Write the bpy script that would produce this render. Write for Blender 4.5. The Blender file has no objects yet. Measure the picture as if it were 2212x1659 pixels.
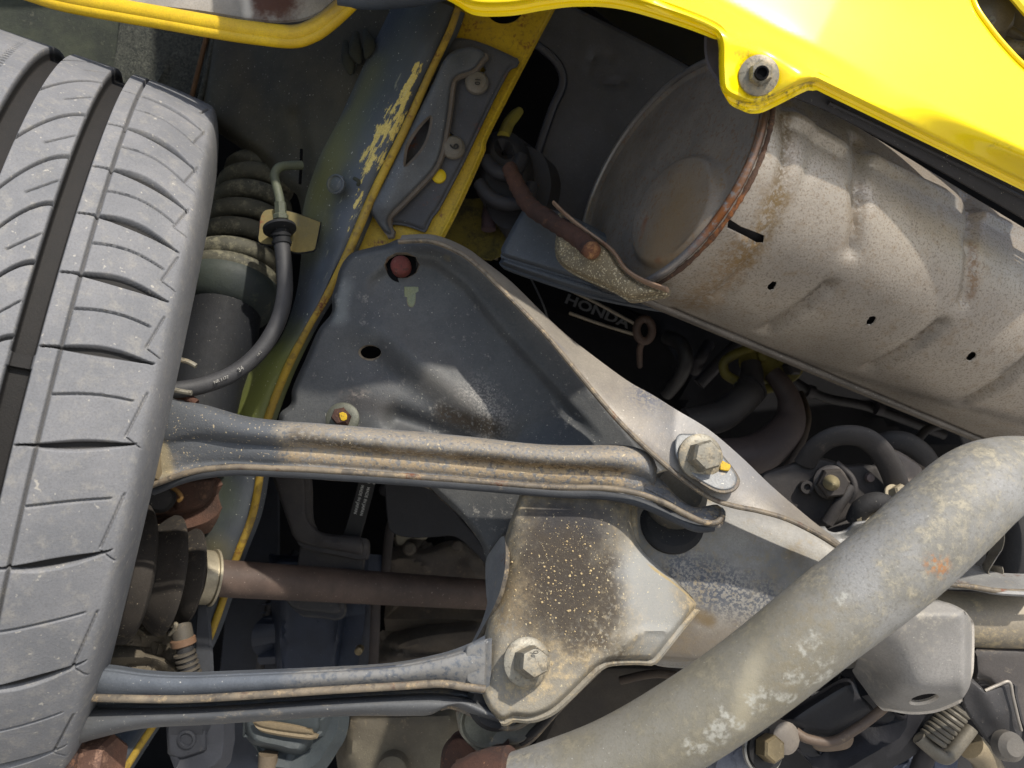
import bpy, math, random
import numpy as np
from mathutils import Vector, Matrix
from mathutils.geometry import delaunay_2d_cdt

random.seed(7); rng = np.random.default_rng(7)
scene = bpy.context.scene
COL = scene.collection
R = math.radians

# ------------------------------------------------------------------ camera, sky, sun, exposure
W0, H0, F, CZ = 2212.0, 1659.0, 1736.0, 0.56          # picture grid used to measure angles; eye height in metres
cam_d = bpy.data.cameras.new('camera'); cam = bpy.data.objects.new('camera', cam_d); COL.objects.link(cam)
cam.location = (0, 0, CZ); cam.rotation_euler = (R(90), 0, 0)
cam_d.sensor_width = 36; cam_d.lens = 36 * F / W0
cam_d.clip_start = 0.01; cam_d.clip_end = 500
cam_d.dof.use_dof = True; cam_d.dof.focus_distance = 0.5; cam_d.dof.aperture_fstop = 11
scene.camera = cam
SUN_TO = Vector((0.40, -0.56, 0.725)).normalized()
w = bpy.data.worlds.new('World'); scene.world = w; w.use_nodes = True
nt = w.node_tree; nt.nodes.clear()
sky = nt.nodes.new('ShaderNodeTexSky'); sky.sky_type = 'NISHITA'; sky.sun_disc = False
sky.sun_elevation = math.asin(SUN_TO.z); sky.sun_rotation = math.atan2(SUN_TO.x, SUN_TO.y); sky.dust_density = 1.6; sky.ozone_density = .8
bg = nt.nodes.new('ShaderNodeBackground'); bg.inputs['Strength'].default_value = 0.115
wo = nt.nodes.new('ShaderNodeOutputWorld')
nt.links.new(sky.outputs[0], bg.inputs[0]); nt.links.new(bg.outputs[0], wo.inputs[0])
sun_d = bpy.data.lights.new('sun', 'SUN'); sun_d.energy = 3.0; sun_d.angle = R(1.2); sun_d.color = (1, .94, .84)
sun = bpy.data.objects.new('sun', sun_d); COL.objects.link(sun)
sun.rotation_euler = (-SUN_TO).to_track_quat('-Z', 'Y').to_euler(); sun.location = SUN_TO * 5
scene.view_settings.view_transform = 'Standard'; scene.view_settings.look = 'None'
scene.view_settings.exposure = 0.78; scene.view_settings.gamma = 1

# ------------------------------------------------------------------ basic maths
def P(x, y, d):
    x = np.asarray(x, float); y = np.asarray(y, float); d = np.asarray(d, float) + 0 * x
    return np.stack([(x - 1106) / F * d, d, CZ - (y - 829.5) / F * d], -1)
def PV(x, y, d): return Vector(P(x, y, d))
def plane(a, b, c):
    A = np.array([[a[0], a[1], 1], [b[0], b[1], 1], [c[0], c[1], 1]], float)
    s = np.linalg.solve(A, np.array([a[2], b[2], c[2]], float))
    return lambda x, y: s[0] * np.asarray(x, float) + s[1] * np.asarray(y, float) + s[2]
def flat(d): return lambda x, y: d + 0 * np.asarray(x, float)
def add(*fs): return lambda x, y: sum(f(x, y) for f in fs)
def segdist(x, y, pts, closed=False):
    x = np.asarray(x, float); y = np.asarray(y, float); best = np.full(x.shape, 1e9)
    n = len(pts)
    for i in range(n if closed else n - 1):
        ax, ay = pts[i][:2]; bx, by = pts[(i + 1) % n][:2]
        dx, dy = bx - ax, by - ay; L = dx * dx + dy * dy + 1e-9
        t = np.clip(((x - ax) * dx + (y - ay) * dy) / L, 0, 1)
        best = np.minimum(best, np.hypot(x - ax - t * dx, y - ay - t * dy))
    return best
def ridge(pts, wd, h):            # h > 0 pushes away from the lens, h < 0 towards it
    return lambda x, y: h * np.exp(-(segdist(x, y, pts) / wd) ** 2)
def groove(pts, wd, h):           # flat-topped
    def f(x, y):
        t = np.clip(1.6 - segdist(x, y, pts) / wd, 0, 1); return h * t * t * (3 - 2 * t)
    return f
def sstep(a, b, x):
    t = np.clip((x - a) / (b - a), 0, 1); return t * t * (3 - 2 * t)
def inside(px, py, poly):
    poly = np.asarray(poly, float); r = np.zeros(px.shape, bool); n = len(poly); j = n - 1
    for i in range(n):
        xi, yi = poly[i]; xj, yj = poly[j]
        c = ((yi > py) != (yj > py)) & (px < (xj - xi) * (py - yi) / (yj - yi + 1e-12) + xi)
        r ^= c; j = i
    return r
def cr(pts, sub, closed=False):
    p = np.asarray(pts, float); n = len(p); out = []
    if n < 3 and not closed:
        return np.array([p[0] + (p[1] - p[0]) * k / sub for k in range(sub + 1)])
    for i in range(n if closed else n - 1):
        g = (lambda k: p[k % n]) if closed else (lambda k: p[min(max(k, 0), n - 1)])
        a, b, c, d = g(i - 1), g(i), g(i + 1), g(i + 2)
        for k in range(sub):
            t = k / sub
            out.append(.5 * (2 * b + (c - a) * t + (2 * a - 5 * b + 4 * c - d) * t * t + (3 * b - a - 3 * c + d) * t ** 3))
    if not closed: out.append(p[-1])
    return np.array(out)
def smooth(pts, step=8):
    """closed outline; a point (x, y, 1) stays a corner"""
    n = len(pts); cs = [i for i in range(n) if len(pts[i]) > 2]
    xy = [q[:2] for q in pts]
    if not cs: o = cr(xy, 6, True)
    else:
        o = []
        for a, b in zip(cs, cs[1:] + [cs[0] + n]):
            seg = [xy[k % n] for k in range(a, b + 1)]
            o.extend(cr(seg, 6)[:-1].tolist())
        o = np.array(o)
    L = np.r_[0, np.cumsum(np.hypot(*(np.roll(o, -1, 0) - o).T))]
    m = max(8, int(L[-1] / step)); oc = np.vstack([o, o[:1]])
    t = np.arange(m) * L[-1] / m
    res = np.stack([np.interp(t, L, oc[:, 0]), np.interp(t, L, oc[:, 1])], 1)
    return res
def ell(cx, cy, rx, ry, rot=0, n=28):
    t = np.arange(n) * 2 * math.pi / n; c, s = math.cos(R(rot)), math.sin(R(rot))
    X, Y = rx * np.cos(t), ry * np.sin(t)
    return np.stack([cx + X * c - Y * s, cy + X * s + Y * c], 1)

# ------------------------------------------------------------------ object makers
def link(name, me, parent=None):
    o = bpy.data.objects.new(name, me); COL.objects.link(o)
    if parent is not None: o.parent = parent
    return o
def wpos(o):
    v = Vector((0, 0, 0))
    while o is not None: v = v + o.location; o = o.parent
    return v
def build(name, V, faces, mats, mi=None, parent=None, angle=38):
    V = np.asarray(V, float); c = (V.min(0) + V.max(0)) / 2
    me = bpy.data.meshes.new(name); me.from_pydata((V - c).tolist(), [], [list(map(int, f)) for f in faces])
    for m in (mats if isinstance(mats, (list, tuple)) else [mats]): me.materials.append(m)
    if mi is not None: me.polygons.foreach_set('material_index', np.asarray(mi, np.int32))
    me.update()
    me.shade_smooth(); me.set_sharp_from_angle(angle=R(angle))
    o = link(name, me, parent)
    o.location = Vector(c) - (wpos(parent) if parent is not None else Vector((0, 0, 0)))
    return o
def tag(o, label=None, cat=None, group=None, kind=None):
    if label: o['label'] = label
    if cat: o['category'] = cat
    if group: o['group'] = group
    if kind: o['kind'] = kind
    return o
def thing(name, label, cat, base, group=None):
    o = bpy.data.objects.new(name, None); COL.objects.link(o)
    o.empty_display_size = .01; o.location = PV(*base)
    return tag(o, label, cat, group)
def sheet(name, outline, dfun, mat, parent=None, thick=.002, res=12, holes=(), rim=None, roll=None, mapf=None, step=None, angle=40, raw=False):
    step = step or max(5, res * .8)
    out = np.asarray(outline, float) if raw else smooth(outline, step)
    hs = [np.asarray(h, float) for h in holes]
    loops = [out] + hs
    x0, y0 = out.min(0); x1, y1 = out.max(0)
    gx = np.arange(x0, x1 + res, res); gy = np.arange(y0, y1 + res, res * .87)
    X, Y = np.meshgrid(gx, gy); X = X + (np.arange(len(gy)) % 2)[:, None] * res * .5
    X, Y = X.ravel(), Y.ravel()
    k = inside(X, Y, out)
    for h in hs: k &= ~inside(X, Y, h)
    X, Y = X[k], Y[k]
    rings = [roll[0] * f for f in (.22, .5, .78, 1.05)] if roll else []
    RX, RY = [], []
    if rings:
        dv = np.roll(out, -1, 0) - np.roll(out, 1, 0); nn = np.stack([-dv[:, 1], dv[:, 0]], 1); nn /= np.hypot(nn[:, 0], nn[:, 1])[:, None] + 1e-9
        if ((np.roll(out, -1, 0)[:, 0] - out[:, 0]) * (np.roll(out, -1, 0)[:, 1] + out[:, 1])).sum() > 0: nn = -nn
        for q in rings:
            p_ = out + nn * q; ok = inside(p_[:, 0], p_[:, 1], out) & (segdist(p_[:, 0], p_[:, 1], out, True) > q * .97)
            for h in hs: ok &= ~inside(p_[:, 0], p_[:, 1], h) & (segdist(p_[:, 0], p_[:, 1], h, True) > res * .3)
            RX.append(p_[ok, 0]); RY.append(p_[ok, 1])
    d0 = segdist(X, Y, out, True); k = d0 > max([res * .45] + [q + res * .4 for q in rings[-1:]])
    for h in hs: k &= segdist(X, Y, h, True) > res * .45
    X, Y = np.concatenate([X[k]] + RX), np.concatenate([Y[k]] + RY)
    vs = [Vector(p) for l in loops for p in l]; es = []; o = 0
    for l in loops:
        m = len(l); es += [(o + i, o + (i + 1) % m) for i in range(m)]; o += m
    vs += [Vector((a, b)) for a, b in zip(X, Y)]
    v2, _, fs, *_ = delaunay_2d_cdt(vs, es, [], 0, 1e-5)
    v2 = np.array([tuple(v) for v in v2]); fs = np.array([f[:3] for f in fs])
    cen = v2[fs].mean(1); k = inside(cen[:, 0], cen[:, 1], out)
    for h in hs: k &= ~inside(cen[:, 0], cen[:, 1], h)
    fs = fs[k]
    a, b, c = v2[fs[:, 0]], v2[fs[:, 1]], v2[fs[:, 2]]
    ar = (b[:, 0] - a[:, 0]) * (c[:, 1] - a[:, 1]) - (b[:, 1] - a[:, 1]) * (c[:, 0] - a[:, 0])
    fs = fs[np.abs(ar) > 1e-6]; ar = ar[np.abs(ar) > 1e-6]
    fs[ar < 0] = fs[ar < 0][:, ::-1]
    used = np.unique(fs); re = -np.ones(len(v2), int); re[used] = np.arange(len(used)); v2 = v2[used]; fs = re[fs]
    def M(q):
        x, y = q[:, 0], q[:, 1]
        if mapf is not None: return mapf(x, y)
        d = dfun(x, y)
        if roll: d = d + roll[1] * np.clip(1 - segdist(x, y, out, True) / roll[0], 0, 1) ** 2
        return P(x, y, d)
    e = .5 if mapf is None else 1e-4
    V = M(v2); tx = M(v2 + [e, 0]) - V; ty = M(v2 + [0, e]) - V
    N = np.cross(tx, ty); N /= np.linalg.norm(N, axis=1)[:, None] + 1e-12
    flip = np.sign((N * (V - np.array([0, 0, CZ]))).sum(1).sum()) or 1
    N = N * flip                                        # points away from the lens
    B = V + N * thick
    cnt = {}
    for f in fs:
        for i in range(3):
            a, b = int(f[i]), int(f[(i + 1) % 3]); cnt[(a, b)] = 1
    bd = [(a, b) for (a, b) in cnt if (b, a) not in cnt]
    n = len(v2); bv = sorted({a for e2 in bd for a in e2}); bi = {v: i for i, v in enumerate(bv)}
    n2 = np.zeros((len(bv), 2))
    for a, b in bd:
        dvec = v2[b] - v2[a]; nn = np.array([dvec[1], -dvec[0]]); nn /= np.hypot(*nn) + 1e-12
        n2[bi[a]] += nn; n2[bi[b]] += nn
    n2 /= np.hypot(n2[:, 0], n2[:, 1])[:, None] + 1e-9
    pb = v2[bv]; od = M(pb + n2 * e) - M(pb); od /= np.linalg.norm(od, axis=1)[:, None] + 1e-12
    Mid = V[bv] + N[bv] * thick * .5 + od * thick * .35
    allV = np.vstack([V, B, Mid]); faces = []; mi = []
    ff = fs[:, ::-1] if flip > 0 else fs
    # orientation: front faces look at the lens
    fa = ff[0]; nrm = np.cross(V[fa[1]] - V[fa[0]], V[fa[2]] - V[fa[0]])
    if (nrm * (V[fa[0]] - np.array([0, 0, CZ]))).sum() > 0: ff = ff[:, ::-1]
    rimv = ff is fs
    faces += ff.tolist(); mi += [0] * len(ff)
    faces += (ff[:, ::-1] + n).tolist(); mi += [0] * len(ff)
    ccw = (ff == fs).all()
    for a, b in bd:
        ma, mb = 2 * n + bi[a], 2 * n + bi[b]
        q1, q2 = [b, a, ma, mb], [mb, ma, a + n, b + n]
        if not ccw: q1, q2 = q1[::-1], q2[::-1]
        faces += [q1, q2]; mi += [1, 1]
    return build(name, allV, faces, [mat, rim or mat], mi, parent, angle)
def frames(C):
    T = np.gradient(C, axis=0); T /= np.linalg.norm(T, axis=1)[:, None] + 1e-12
    n = np.cross(T[0], [0, 1, 0.01]); n /= np.linalg.norm(n); Ns = [n]
    for i in range(1, len(C)):
        n = Ns[-1] - T[i] * np.dot(Ns[-1], T[i]); n /= np.linalg.norm(n) + 1e-12; Ns.append(n)
    Ns = np.array(Ns); return T, Ns, np.cross(T, Ns)
def sweep(name, C, rad, mat, parent=None, n=20, sx=1., sy=1., caps=True, closed=False, disp=None):
    """rad per point; disp(i, ang) optional radial multiplier"""
    C = np.asarray(C, float); T, N, B = frames(C); m = len(C)
    rad = np.broadcast_to(np.asarray(rad, float), (m,))
    a = np.arange(n) * 2 * math.pi / n
    V = C[:, None] + rad[:, None, None] * (np.cos(a)[None, :, None] * N[:, None] * sx + np.sin(a)[None, :, None] * B[:, None] * sy)
    if disp is not None:
        k = disp(np.arange(m)[:, None], a[None, :]); V = C[:, None] + (V - C[:, None]) * k[..., None]
    V = V.reshape(-1, 3); fs = []
    for i in range(m if closed else m - 1):
        j = (i + 1) % m
        for k in range(n):
            l = (k + 1) % n; fs.append([i * n + k, i * n + l, j * n + l, j * n + k])
    if caps and not closed:
        fs.append(list(range(n))[::-1]); fs.append([(m - 1) * n + k for k in range(n)])
    return build(name, V, fs, mat, None, parent)
def tube(name, pts, r, mat, parent=None, n=18, sub=8, **kw):
    """pts: (x, y, depth[, r in metres])"""
    q = np.array([list(p[:3]) for p in pts], float); C = cr(P(q[:, 0], q[:, 1], q[:, 2]), sub)
    if len(pts[0]) > 3: r = cr(np.array([[p[3]] for p in pts]), sub)[:, 0]
    return sweep(name, C, r, mat, parent, n, **kw)
def axes(ax):
    ax = Vector(ax).normalized(); t = Vector((0, 0, 1)) if abs(ax.z) < .9 else Vector((1, 0, 0))
    u = ax.cross(t).normalized(); return np.array(ax), np.array(u), np.array(ax.cross(u))
def lathe(name, c, ax, prof, mat, parent=None, n=40, rot=0, angle=32, flatn=None):
    A, U, Wv = axes(ax); c = np.asarray(c, float); a = np.arange(n) * 2 * math.pi / n + rot
    ring = np.cos(a)[:, None] * U + np.sin(a)[:, None] * Wv
    V = np.vstack([c + A * t + ring * max(r, 1e-5) for t, r in prof]); fs = []
    for i in range(len(prof) - 1):
        for k in range(n):
            l = (k + 1) % n; fs.append([i * n + k, (i + 1) * n + k, (i + 1) * n + l, i * n + l])
    fs.append(list(range(n))); fs.append([(len(prof) - 1) * n + k for k in range(n)][::-1])
    fs = [f[::-1] for f in fs]
    return build(name, V, fs, mat, None, parent, angle)
def bolt(parent, c, ax, rh, hh, rw, hw, mat, wmat=None, rot=.3, name='bolt', dome=True):
    """hex head with pressed flange, c on the seat, ax towards the lens; washer is a sub-part"""
    b = lathe(name, c, ax, [(hw * .7, rh * 1.02), (hw + hh * .80, rh), (hw + hh, rh * .86), (hw + hh * (1.02 if dome else .97), rh * .55), (hw + hh * (1.02 if dome else .97), 0)], mat, parent, 6, rot, 25)
    lathe('washer', c, ax, [(-.001, rw), (hw * .5, rw), (hw, rw * .9), (hw * 1.25, rh * .98), (hw * 1.25, 0)], wmat or mat, b, 36)
    return b
def text(name, s, cx, cy, ang, width, dfun, mat, parent=None, off=-.0004, ext=.0003, bold=.0, squash=1.0, shear=0):
    cu = bpy.data.curves.new(name, 'FONT'); cu.body = s; cu.size = 1; cu.align_x = 'CENTER'; cu.align_y = 'CENTER'
    cu.offset = bold; cu.resolution_u = 3; cu.extrude = .02
    t = bpy.data.objects.new(name, cu); COL.objects.link(t); bpy.context.view_layer.update()
    me = bpy.data.meshes.new_from_object(t.evaluated_get(bpy.context.evaluated_depsgraph_get()))
    v = np.array([tuple(q.co) for q in me.vertices]); fs = [list(p.vertices) for p in me.polygons]
    bpy.data.objects.remove(t); bpy.data.meshes.remove(me)
    k = width / (v[:, 0].max() - v[:, 0].min()); u = v[:, 0] * k; h = -v[:, 1] * k * squash
    c, sn = math.cos(R(ang)), math.sin(R(ang)); x = cx + u * c - h * sn; y = cy + u * sn + h * c
    d = dfun(x, y) + off - (v[:, 2] > 0) * ext
    return build(name, P(x, y, d), fs, mat, None, parent, 20)

# ------------------------------------------------------------------ materials
def C(r, g, b):
    f = lambda c: ((c / 255 + .055) / 1.055) ** 2.4 if c / 255 > .04045 else c / 255 / 12.92
    return (f(r), f(g), f(b), 1)
class G:
    def __init__(s, name):
        s.m = bpy.data.materials.new(name); s.m.use_nodes = True; s.t = s.m.node_tree; s.t.nodes.clear()
        s.pos = s.t.nodes.new('ShaderNodeNewGeometry').outputs['Position']
    def put(s, v, sock):
        if isinstance(v, bpy.types.NodeSocket): s.t.links.new(v, sock)
        else: sock.default_value = v
    def math(s, op, a, b=0., clamp=False):
        n = s.t.nodes.new('ShaderNodeMath'); n.operation = op; n.use_clamp = clamp
        s.put(a, n.inputs[0]); s.put(b, n.inputs[1]); return n.outputs[0]
    def vm(s, op, a, b=(0, 0, 0)):
        n = s.t.nodes.new('ShaderNodeVectorMath'); n.operation = op
        s.put(a, n.inputs[0]); s.put(b, n.inputs[1])
        return n.outputs['Value'] if op in ('DOT_PRODUCT', 'LENGTH', 'DISTANCE') else n.outputs[0]
    def frame(s, ax, stretch):
        """coordinates with the direction ax squeezed, so the noise runs in streaks along it"""
        A, U, Wv = axes(ax); n = s.t.nodes.new('ShaderNodeCombineXYZ')
        for i, (v, k) in enumerate(((A, 1 / stretch), (U, 1), (Wv, 1))): s.put(s.math('MULTIPLY', s.vm('DOT_PRODUCT', s.pos, tuple(v)), k), n.inputs[i])
        return n.outputs[0]
    def noise(s, sc, det=4., ro=.6, vec=None, dist=0.):
        n = s.t.nodes.new('ShaderNodeTexNoise'); s.put(vec or s.pos, n.inputs['Vector'])
        n.inputs['Scale'].default_value = sc; n.inputs['Detail'].default_value = det
        n.inputs['Roughness'].default_value = ro; n.inputs['Distortion'].default_value = dist
        return n.outputs['Fac']
    def vor(s, sc, rand=1.):
        n = s.t.nodes.new('ShaderNodeTexVoronoi'); s.put(s.pos, n.inputs['Vector']); n.inputs['Scale'].default_value = sc
        n.inputs['Randomness'].default_value = rand; return n.outputs['Distance'], n.outputs['Color']
    def step(s, v, a, b):
        n = s.t.nodes.new('ShaderNodeMapRange'); n.interpolation_type = 'SMOOTHSTEP'
        s.put(v, n.inputs[0]); n.inputs[1].default_value = a; n.inputs[2].default_value = b; return n.outputs[0]
    def mix(s, f, a, b):
        n = s.t.nodes.new('ShaderNodeMix'); n.data_type = 'RGBA'
        s.put(f, n.inputs[0]); s.put(a, n.inputs[6]); s.put(b, n.inputs[7]); return n.outputs[2]
    def fmix(s, f, a, b):
        n = s.t.nodes.new('ShaderNodeMix'); n.data_type = 'FLOAT'
        s.put(f, n.inputs[0]); s.put(a, n.inputs[2]); s.put(b, n.inputs[3]); return n.outputs[0]
    def capsule(s, a, b, r, soft=.5, wob=.35, sc=90):
        a, b = PV(*a), PV(*b); ab = b - a; L = max(ab.length_squared, 1e-9)
        pa = s.vm('SUBTRACT', s.pos, tuple(a)); t = s.math('MULTIPLY', s.vm('DOT_PRODUCT', pa, tuple(ab)), 1 / L, True)
        n = s.t.nodes.new('ShaderNodeVectorMath'); n.operation = 'SCALE'; n.inputs[0].default_value = tuple(ab); s.put(t, n.inputs['Scale'])
        dist = s.vm('DISTANCE', pa, n.outputs[0])
        nz = s.math('MULTIPLY_ADD', s.noise(sc, 4, .65), 2 * wob * r, False)
        nn = nz.node; nn.inputs[2].default_value = -wob * r
        return s.step(s.math('ADD', dist, nz), r * (1 + soft), r * (1 - soft))
    def out(s, col, rough=.6, metal=0., bump=None, bs=.3, bd=.001, coat=0., spec=.5):
        p = s.t.nodes.new('ShaderNodeBsdfPrincipled'); o = s.t.nodes.new('ShaderNodeOutputMaterial')
        s.put(col, p.inputs['Base Color']); s.put(rough, p.inputs['Roughness']); s.put(metal, p.inputs['Metallic'])
        p.inputs['Coat Weight'].default_value = coat; p.inputs['Coat Roughness'].default_value = .12
        p.inputs['Specular IOR Level'].default_value = spec
        if bump is not None:
            b = s.t.nodes.new('ShaderNodeBump'); b.inputs['Strength'].default_value = bs; b.inputs['Distance'].default_value = bd
            s.put(bump, b.inputs['Height']); s.t.links.new(b.outputs[0], p.inputs['Normal'])
        s.t.links.new(p.outputs[0], o.inputs[0]); return s.m
def grime(name, base, base2=None, dust=None, dusta=.4, rough=.6, metal=0., speck=None, specka=.0, rust=0., patches=(), bs=.3, sc=1., streak=None, spec=.4, coat=0., pits=None):
    """painted or bare metal: slow tone drift, clinging dust, fine light specks, rust freckles, and stains and painted shade at given spots"""
    g = G(name); vec = g.frame(*streak) if streak else None
    big = g.noise(28 * sc, 5, .65, vec); mid = g.noise(170 * sc, 5, .7, vec); fine = g.noise(900 * sc, 3, .7)
    col = g.mix(g.step(big, .32, .68), base, base2 or tuple(list(np.array(base[:3]) * .72) + [1]))
    col = g.mix(g.math('MULTIPLY', g.step(fine, .38, .68), .45), col, tuple(list(np.array(base[:3]) * .55) + [1]))
    if dust:
        m = g.math('ADD', g.math('MULTIPLY', mid, .65), g.math('MULTIPLY', big, .5)); m = g.math('ADD', m, g.math('MULTIPLY', fine, .25))
        col = g.mix(g.math('MULTIPLY', g.step(m, .95 - dusta * .55, 1.12 - dusta * .45), .85), col, dust)
    if pits:                                            # dark freckles of worn plating
        col = g.mix(g.math('MULTIPLY', g.step(g.noise(pits[1], 2, .5), .56, .66), pits[2]), col, pits[0])
    if rust:
        m = g.math('MULTIPLY', g.step(g.noise(45 * sc, 3), .60 - rust * .1, .74 - rust * .1), g.step(g.noise(420 * sc, 4, .7), .42, .6))
        col = g.mix(m, col, g.mix(g.noise(300), C(120, 62, 28), C(70, 42, 28)))
    for p in patches:
        k = g.capsule(p['a'], p['b'], p['r'], p.get('soft', .6), p.get('wob', .5), p.get('nsc', 90))
        if 'gran' in p: k = g.math('MULTIPLY', k, g.step(g.noise(p['gran'][0], 3, .6), p['gran'][1], p['gran'][1] + p['gran'][2]))
        col = g.mix(g.math('MULTIPLY', k, p.get('amt', 1.)), col, p['col'])
    if speck:
        k = g.math('MULTIPLY', g.step(g.noise(640 * sc, 2, .55), .725 - specka * .6, .79 - specka * .6), .6)
        col = g.mix(k, col, speck)
    ro = g.math('ADD', g.math('MULTIPLY', mid, .25), rough - .12)
    h = g.math('ADD', g.math('MULTIPLY', mid, .6), g.math('MULTIPLY', fine, .4))
    return g.out(col, ro, metal, h, bs, .0012, coat, spec)
TAN = C(178, 158, 126); TAN2 = C(150, 134, 108); DIRT = C(52, 43, 33); PALE = C(205, 198, 182)
SLATE = C(74, 77, 80); SLATE2 = C(52, 58, 66); STEEL = C(132, 132, 130)

M = {}
M['rim'] = grime('worn_edge', C(128, 116, 98), C(76, 72, 68), dust=C(170, 148, 114), dusta=.45, rust=.25, sc=1.3, pits=(C(66, 62, 58), 200, .6))
M['black'] = grime('black_plastic', C(24, 24, 26), C(16, 16, 18), dust=C(60, 58, 54), dusta=.15, rough=.55)
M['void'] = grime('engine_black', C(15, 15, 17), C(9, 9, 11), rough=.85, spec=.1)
M['rubber'] = grime('old_rubber', C(46, 45, 46), C(32, 32, 33), dust=C(86, 82, 76), dusta=.32, rough=.75, speck=C(140, 135, 125), specka=.05)
M['bolt'] = grime('plated_bolt', C(140, 136, 124), C(108, 103, 92), dust=C(160, 146, 120), dusta=.55, rough=.5, metal=.3, pits=(C(74, 68, 58), 420, .5))
M['brass'] = grime('brassy_bolt', C(134, 120, 92), C(100, 90, 70), dust=TAN2, dusta=.3, rough=.4, metal=.5)
M['rust'] = grime('rusty_steel', C(80, 54, 43), C(52, 39, 35), dust=C(118, 82, 58), dusta=.35, rough=.9, bs=.9, speck=C(150, 110, 80), specka=.05)
M['rustred'] = grime('red_primer', C(104, 50, 44), C(78, 42, 38), dust=C(110, 86, 78), dusta=.45, rough=.85, bs=.8, pits=(C(60, 40, 36), 420, .6))
M['yellow_mark'] = grime('yellow_marker', C(206, 168, 34), C(180, 146, 36), dust=C(120, 108, 70), dusta=.3, rough=.7, pits=(C(84, 76, 52), 600, .9))
M['white_print'] = grime('white_print', C(205, 205, 200), C(180, 180, 178), rough=.6)

# ------------------------------------------------------------------ the setting
def slab(name, x0, x1, y0, y1, z0, z1, mat):
    V = [(x, y, z) for x in (x0, x1) for y in (y0, y1) for z in (z0, z1)]
    fs = [[0, 1, 3, 2], [4, 6, 7, 5], [0, 4, 5, 1], [2, 3, 7, 6], [0, 2, 6, 4], [1, 5, 7, 3]]
    return tag(build(name, V, fs, mat, None, None, 20), kind='structure')
gm = grime('pale_concrete', C(176, 173, 168), C(158, 156, 152), rough=.9, sc=.3)
slab('ground', -40, 40, -40, 40, -.05, 0, gm)
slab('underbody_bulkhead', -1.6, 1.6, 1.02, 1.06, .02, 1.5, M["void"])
slab("underbody_floor", -.62, 1.4, .64, 1.0, 1.0, 1.04, M["void"])

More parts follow.
